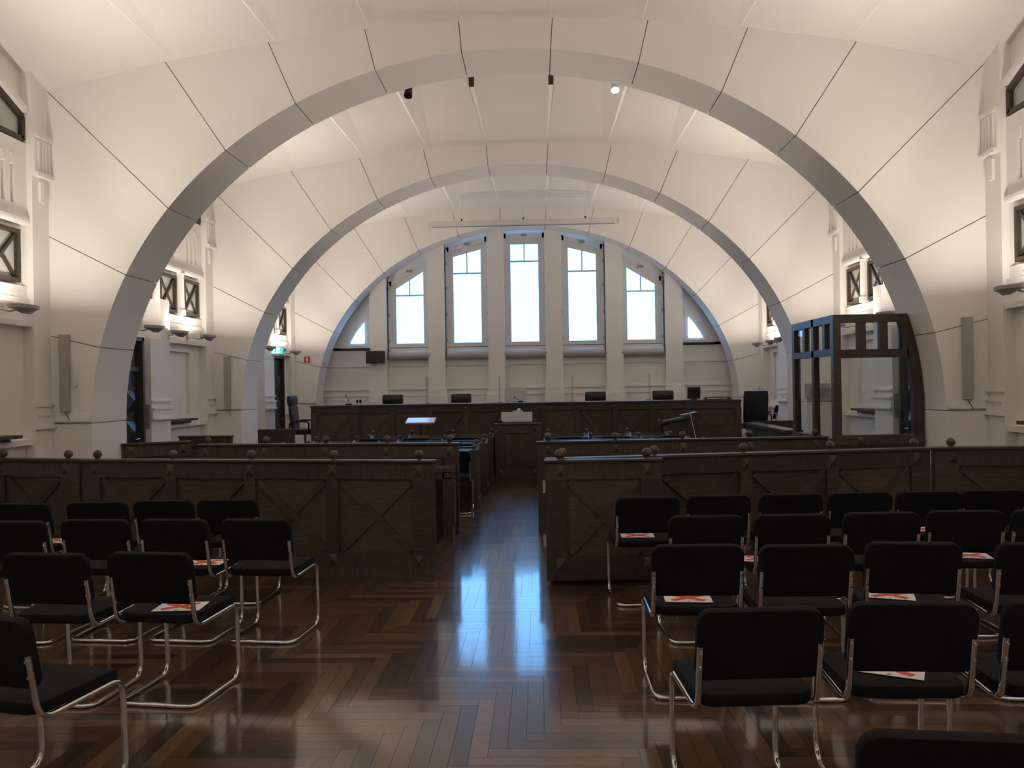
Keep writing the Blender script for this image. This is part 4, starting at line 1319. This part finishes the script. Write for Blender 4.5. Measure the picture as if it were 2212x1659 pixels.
# lectern on the dock side
r = thing('lectern', 'dark oak lectern with slanted top beyond the dock-side desks', 'lectern', (2.38, 14.42, 0))
MB().prism([(-0.25, 0), (0.25, 0), (0.25, 1.02), (-0.25, 0.93)], 'y', 0, 0.38).build('body', 'wood', r)
MB().prism([(-0.32, 0.935), (0.28, 1.045), (0.28, 1.085), (-0.32, 0.975)], 'y', -0.04, 0.42).build('slanted_top', 'woodh', r)
MB().box(-0.31, -0.28, -0.04, 0.42, 0.975, 1.01).build('lip', 'woodh', r)
MB().bar((0.06, 0.15, 1.085), (0.33, 0.15, 1.135), 0.25, 0.006).build('document', 'greymetal', r)
MB().tube([(0.20, -0.05, 1.10), (0.30, -0.05, 0.60)], 0.006, 6).build('cable', 'paper', r)

# ---------------------------------------------------------------- cantilever chairs
def chair_meshes():
    W = 0.225; R = 0.0125
    half = [(-W, -0.262, 0.685), (-W, -0.215, 0.425), (-W, 0.215, 0.440), (-W + 0.004, 0.235, R), (-W + 0.004, -0.225, R)]
    pts = half + [(-p[0], p[1], p[2]) for p in reversed(half)]
    rad = [0, 0.075, 0.075, 0.085, 0.07, 0.07, 0.085, 0.075, 0.075, 0]
    path = fillet(pts, rad, 6)
    fm = MB().tube(path, R, 10).mesh('frame', True); fm.materials.append(M['chrome'])
    # backrest : rounded rectangle, slightly concave, leaning back
    def pad(w, h, th, rc, curve, ny=8, crown=0.0):
        m = MB(); segs = 8
        out = []
        for cx, cz, a0 in ((w / 2 - rc, h / 2 - rc, 0), (-w / 2 + rc, h / 2 - rc, 90), (-w / 2 + rc, -h / 2 + rc, 180), (w / 2 - rc, -h / 2 + rc, 270)):
            for k in range(segs + 1):
                a = math.radians(a0 + 90 * k / segs)
                out.append((cx + rc * math.cos(a), cz + rc * math.sin(a)))
        # extra points on long straight edges are not needed; rings from rim to centre
        n = len(out)
        prof = [(1.0, 0.55), (0.985, 0.9), (0.95, 1.0), (0.6, 1.06), (0.25, 1.08)]
        rings = [(s, t * th / 2) for s, t in prof]
        def P(x, z, y):
            xx = x; yy = y + curve * (x / (w / 2)) ** 2 - crown * 0
            return (xx, yy, z)
        allr = [(s, -y) for s, y in reversed(rings)] + rings
        for s, y in allr:
            for (x, z) in out:
                sx = 1 - (1 - s) * (0.35 if s > 0.9 else 1); sz = s
                m.v.append(P(x * sx if s <= 0.9 else x - math.copysign((1 - s) * w / 2 * 0.6, x), z * sz if s <= 0.9 else z - math.copysign((1 - s) * h / 2, z), y))
        for j in range(len(allr) - 1):
            for i in range(n):
                k = (i + 1) % n
                m.f.append((j * n + i, j * n + k, (j + 1) * n + k, (j + 1) * n + i))
        m.f.append(tuple(reversed(range(n)))); m.f.append(tuple((len(allr) - 1) * n + i for i in range(n)))
        return m
    b = pad(0.475, 0.275, 0.042, 0.05, -0.028)
    lean = math.radians(11)
    bv = []
    for x, y, z in b.v:
        yy = y * math.cos(lean) - z * math.sin(lean); zz = y * math.sin(lean) + z * math.cos(lean)
        bv.append((x, yy - 0.245 + 0.028, zz + 0.685))
    b.v = bv
    bm = b.mesh('backrest', True); bm.materials.append(M['black'])
    s = pad(0.455, 0.455, 0.048, 0.075, 0.0)
    s.v = [(x, z + 0.005, 0.466 - y - (0.03 * max(0, (z - 0.15) / 0.07) ** 2 * 0.5 if z > 0.15 else 0) - 0.006 * (1 - (x / 0.23) ** 2)) for x, y, z in s.v]
    s.f = [tuple(reversed(f)) for f in s.f]
    sm = s.mesh('seat', True); sm.materials.append(M['black'])
    sc = MB()
    for sx in (-1, 1):
        for zz, yy in ((0.662, -0.259), (0.60, -0.248)):
            sc.lathe([(0.006, -0.004), (0.004, 0.0)], (sx * W, yy - 0.012, zz), 8, 'y')
    scm = sc.mesh('screws'); scm.materials.append(M['chrome'])
    gl = MB()
    gm = MB().box(-0.012, 0.012, -0.02, 0.02, 0.0, 0.006).mesh('glide'); gm.materials.append(M['plastic'])
    return fm, bm, sm, scm, gm
CH = chair_meshes()
def cantilever_chair(label, x, y, rz=0.0, z=0.0, group='public chairs', name='cantilever_chair', arms=False, detail=True):
    """y is the depth of the top edge of the backrest"""
    c, s = math.cos(rz), math.sin(rz)
    bx, by = 0.0, -0.262
    r = thing(name, label, 'chair', (x - (c * bx - s * by), y - (s * bx + c * by), z), rz, group=group)
    fo = inst(CH[0], 'frame', r); inst(CH[1], 'backrest', r); inst(CH[2], 'seat', r)
    if detail:
        inst(CH[3], 'screws', fo)
        for gx in (-0.21, 0.21):
            for gy in (-0.14, 0.12):
                inst(CH[4], 'glide', fo, (gx, gy, 0))
    if arms:
        for sx in (-1, 1):
            MB().tube(fillet([(sx * 0.225, -0.25, 0.66), (sx * 0.25, -0.20, 0.67), (sx * 0.25, 0.16, 0.66), (sx * 0.24, 0.20, 0.44)], 0.06), 0.012, 8).build('arm_tube', 'chrome', r, smooth=True)
            MB().box(sx * 0.25 - 0.02, sx * 0.25 + 0.02, -0.14, 0.13, 0.668, 0.69).build('armrest', 'plastic', r, bevel=0.005)
    return r
ROWW = {1: 'row next to partition', 2: 'second row from partition', 3: 'third row from partition', 4: 'fourth row from partition', 5: 'fifth row from partition'}
SEATW = ['aisle seat', 'second seat from aisle', 'third seat from aisle', 'fourth seat from aisle', 'fifth seat from aisle', 'sixth seat from aisle']
LEFT = {1: [(-2.40, 6.27, -2), (-2.89, 6.26, -3), (-3.39, 6.23, -2), (-3.95, 6.18, -8)],
        2: [(-1.85, 5.31, -6), (-2.40, 5.34, -6), (-2.93, 5.36, -4), (-3.47, 5.33, -4)],
        3: [(-2.04, 4.25, -8), (-2.59, 4.25, -5)],
        4: [(-2.13, 3.07, -14)]}
RIGHT = {1: [(0.78, 6.15, 4), (1.31, 6.20, 2), (1.85, 6.24, 1), (2.37, 6.27, 1), (2.88, 6.29, 0), (3.37, 6.32, 0)],
         2: [(1.03, 5.25, 2), (1.57, 5.27, 1), (2.14, 5.31, -1), (2.68, 5.35, -2), (3.20, 5.35, 0)],
         3: [(0.80, 4.32, 0), (1.345, 4.29, -1), (1.90, 4.33, -5), (2.54, 4.29, -2)],
         4: [(0.80, 3.10, 4), (1.385, 3.17, -2), (1.96, 3.17, -2)],
         5: [(0.98, 1.99, -6)]}
SIGNS = {(-1, 1, 3), (-1, 2, 1), (-1, 3, 0), (1, 1, 0), (1, 1, 4), (1, 2, 1), (1, 2, 3), (1, 3, 0), (1, 3, 2), (1, 4, 1)}
SIGNPOS = {(-1, 1, 3): (0.13, -0.02, 8), (-1, 2, 1): (0.10, -0.04, 8), (-1, 3, 0): (0.06, -0.08, 12), (1, 1, 0): (-0.035, -0.02, -6), (1, 1, 4): (0.10, -0.02, 0), (1, 2, 1): (-0.14, -0.03, -14),
           (1, 2, 3): (0.11, -0.06, -10), (1, 3, 0): (-0.02, -0.06, -4), (1, 3, 2): (-0.05, -0.04, -14), (1, 4, 1): (0.0, -0.035, -24)}
pm = MB().box(-0.125, 0.125, -0.0885, 0.0885, 0, 0.0016).mesh('sheet'); pm.materials.append(M['paper'])
xm = MB(); xm.bar((-0.085, -0.055, 0.0022), (0.085, 0.06, 0.0022), 0.036, 0.001); xm.bar((-0.085, 0.06, 0.0026), (0.085, -0.055, 0.0026), 0.036, 0.001)
xm = xm.mesh('red_cross'); xm.materials.append(M['red'])
dm = MB().lathe([(0.008, 0.0), (0.008, 0.001)], (0, -0.075, 0.0018), 10).mesh('printed_dot'); dm.materials.append(M['greydot'])
for sd, tab, where in ((-1, LEFT, 'opposite dock'), (1, RIGHT, 'dock side')):
    for row, lst in tab.items():
        for k, (x, y, a) in enumerate(lst):
            c = cantilever_chair('black padded chrome chair, %s, %s, %s' % (SEATW[k], ROWW[row], where), x, y, math.radians(a))
            if (sd, row, k) in SIGNS:
                px, py, pa = SIGNPOS[(sd, row, k)]
                ca, sa = math.cos(c.rotation_euler[2]), math.sin(c.rotation_euler[2])
                s = thing('seat_sign', 'red cross sheet on %s, %s, %s' % (SEATW[k], ROWW[row], where), 'paper sign',
                          (c.location[0] + ca * px - sa * py, c.location[1] + sa * px + ca * py, 0.4905), c.rotation_euler[2] + math.radians(pa), group='do not sit signs')
                inst(pm, 'sheet', s); inst(xm, 'red_cross', s); inst(dm, 'printed_dot', s)
# advocates' chairs at the desks
for k, (x, y, lab) in enumerate(((-2.72, 13.42, 'judges-side row opposite dock, farthest from aisle'), (-2.02, 13.40, 'judges-side row opposite dock, beside the reading stand'), (-1.22, 13.42, 'judges-side row opposite dock, by the aisle'),
                                 (-1.15, 11.95, 'middle desk row opposite the dock'), (-1.14, 10.62, 'public-side row opposite dock'), (-1.75, 10.65, 'public-side row opposite dock, one from the aisle'),
                                 (0.44, 13.15, 'judges-side row on dock side, by the aisle'), (1.18, 13.15, 'judges-side row on dock side, second'), (2.10, 13.15, 'judges-side row on dock side, third'))):
    cantilever_chair('black chair at advocates desk, ' + lab, x, y, 0.0, group='advocates chairs', detail=False)
cantilever_chair('black cantilever armchair on the platform beside the broad-backed chair', 4.72, 16.72, math.radians(72), z=PLAT, group='platform armchair', name='cantilever_armchair', arms=True, detail=False)
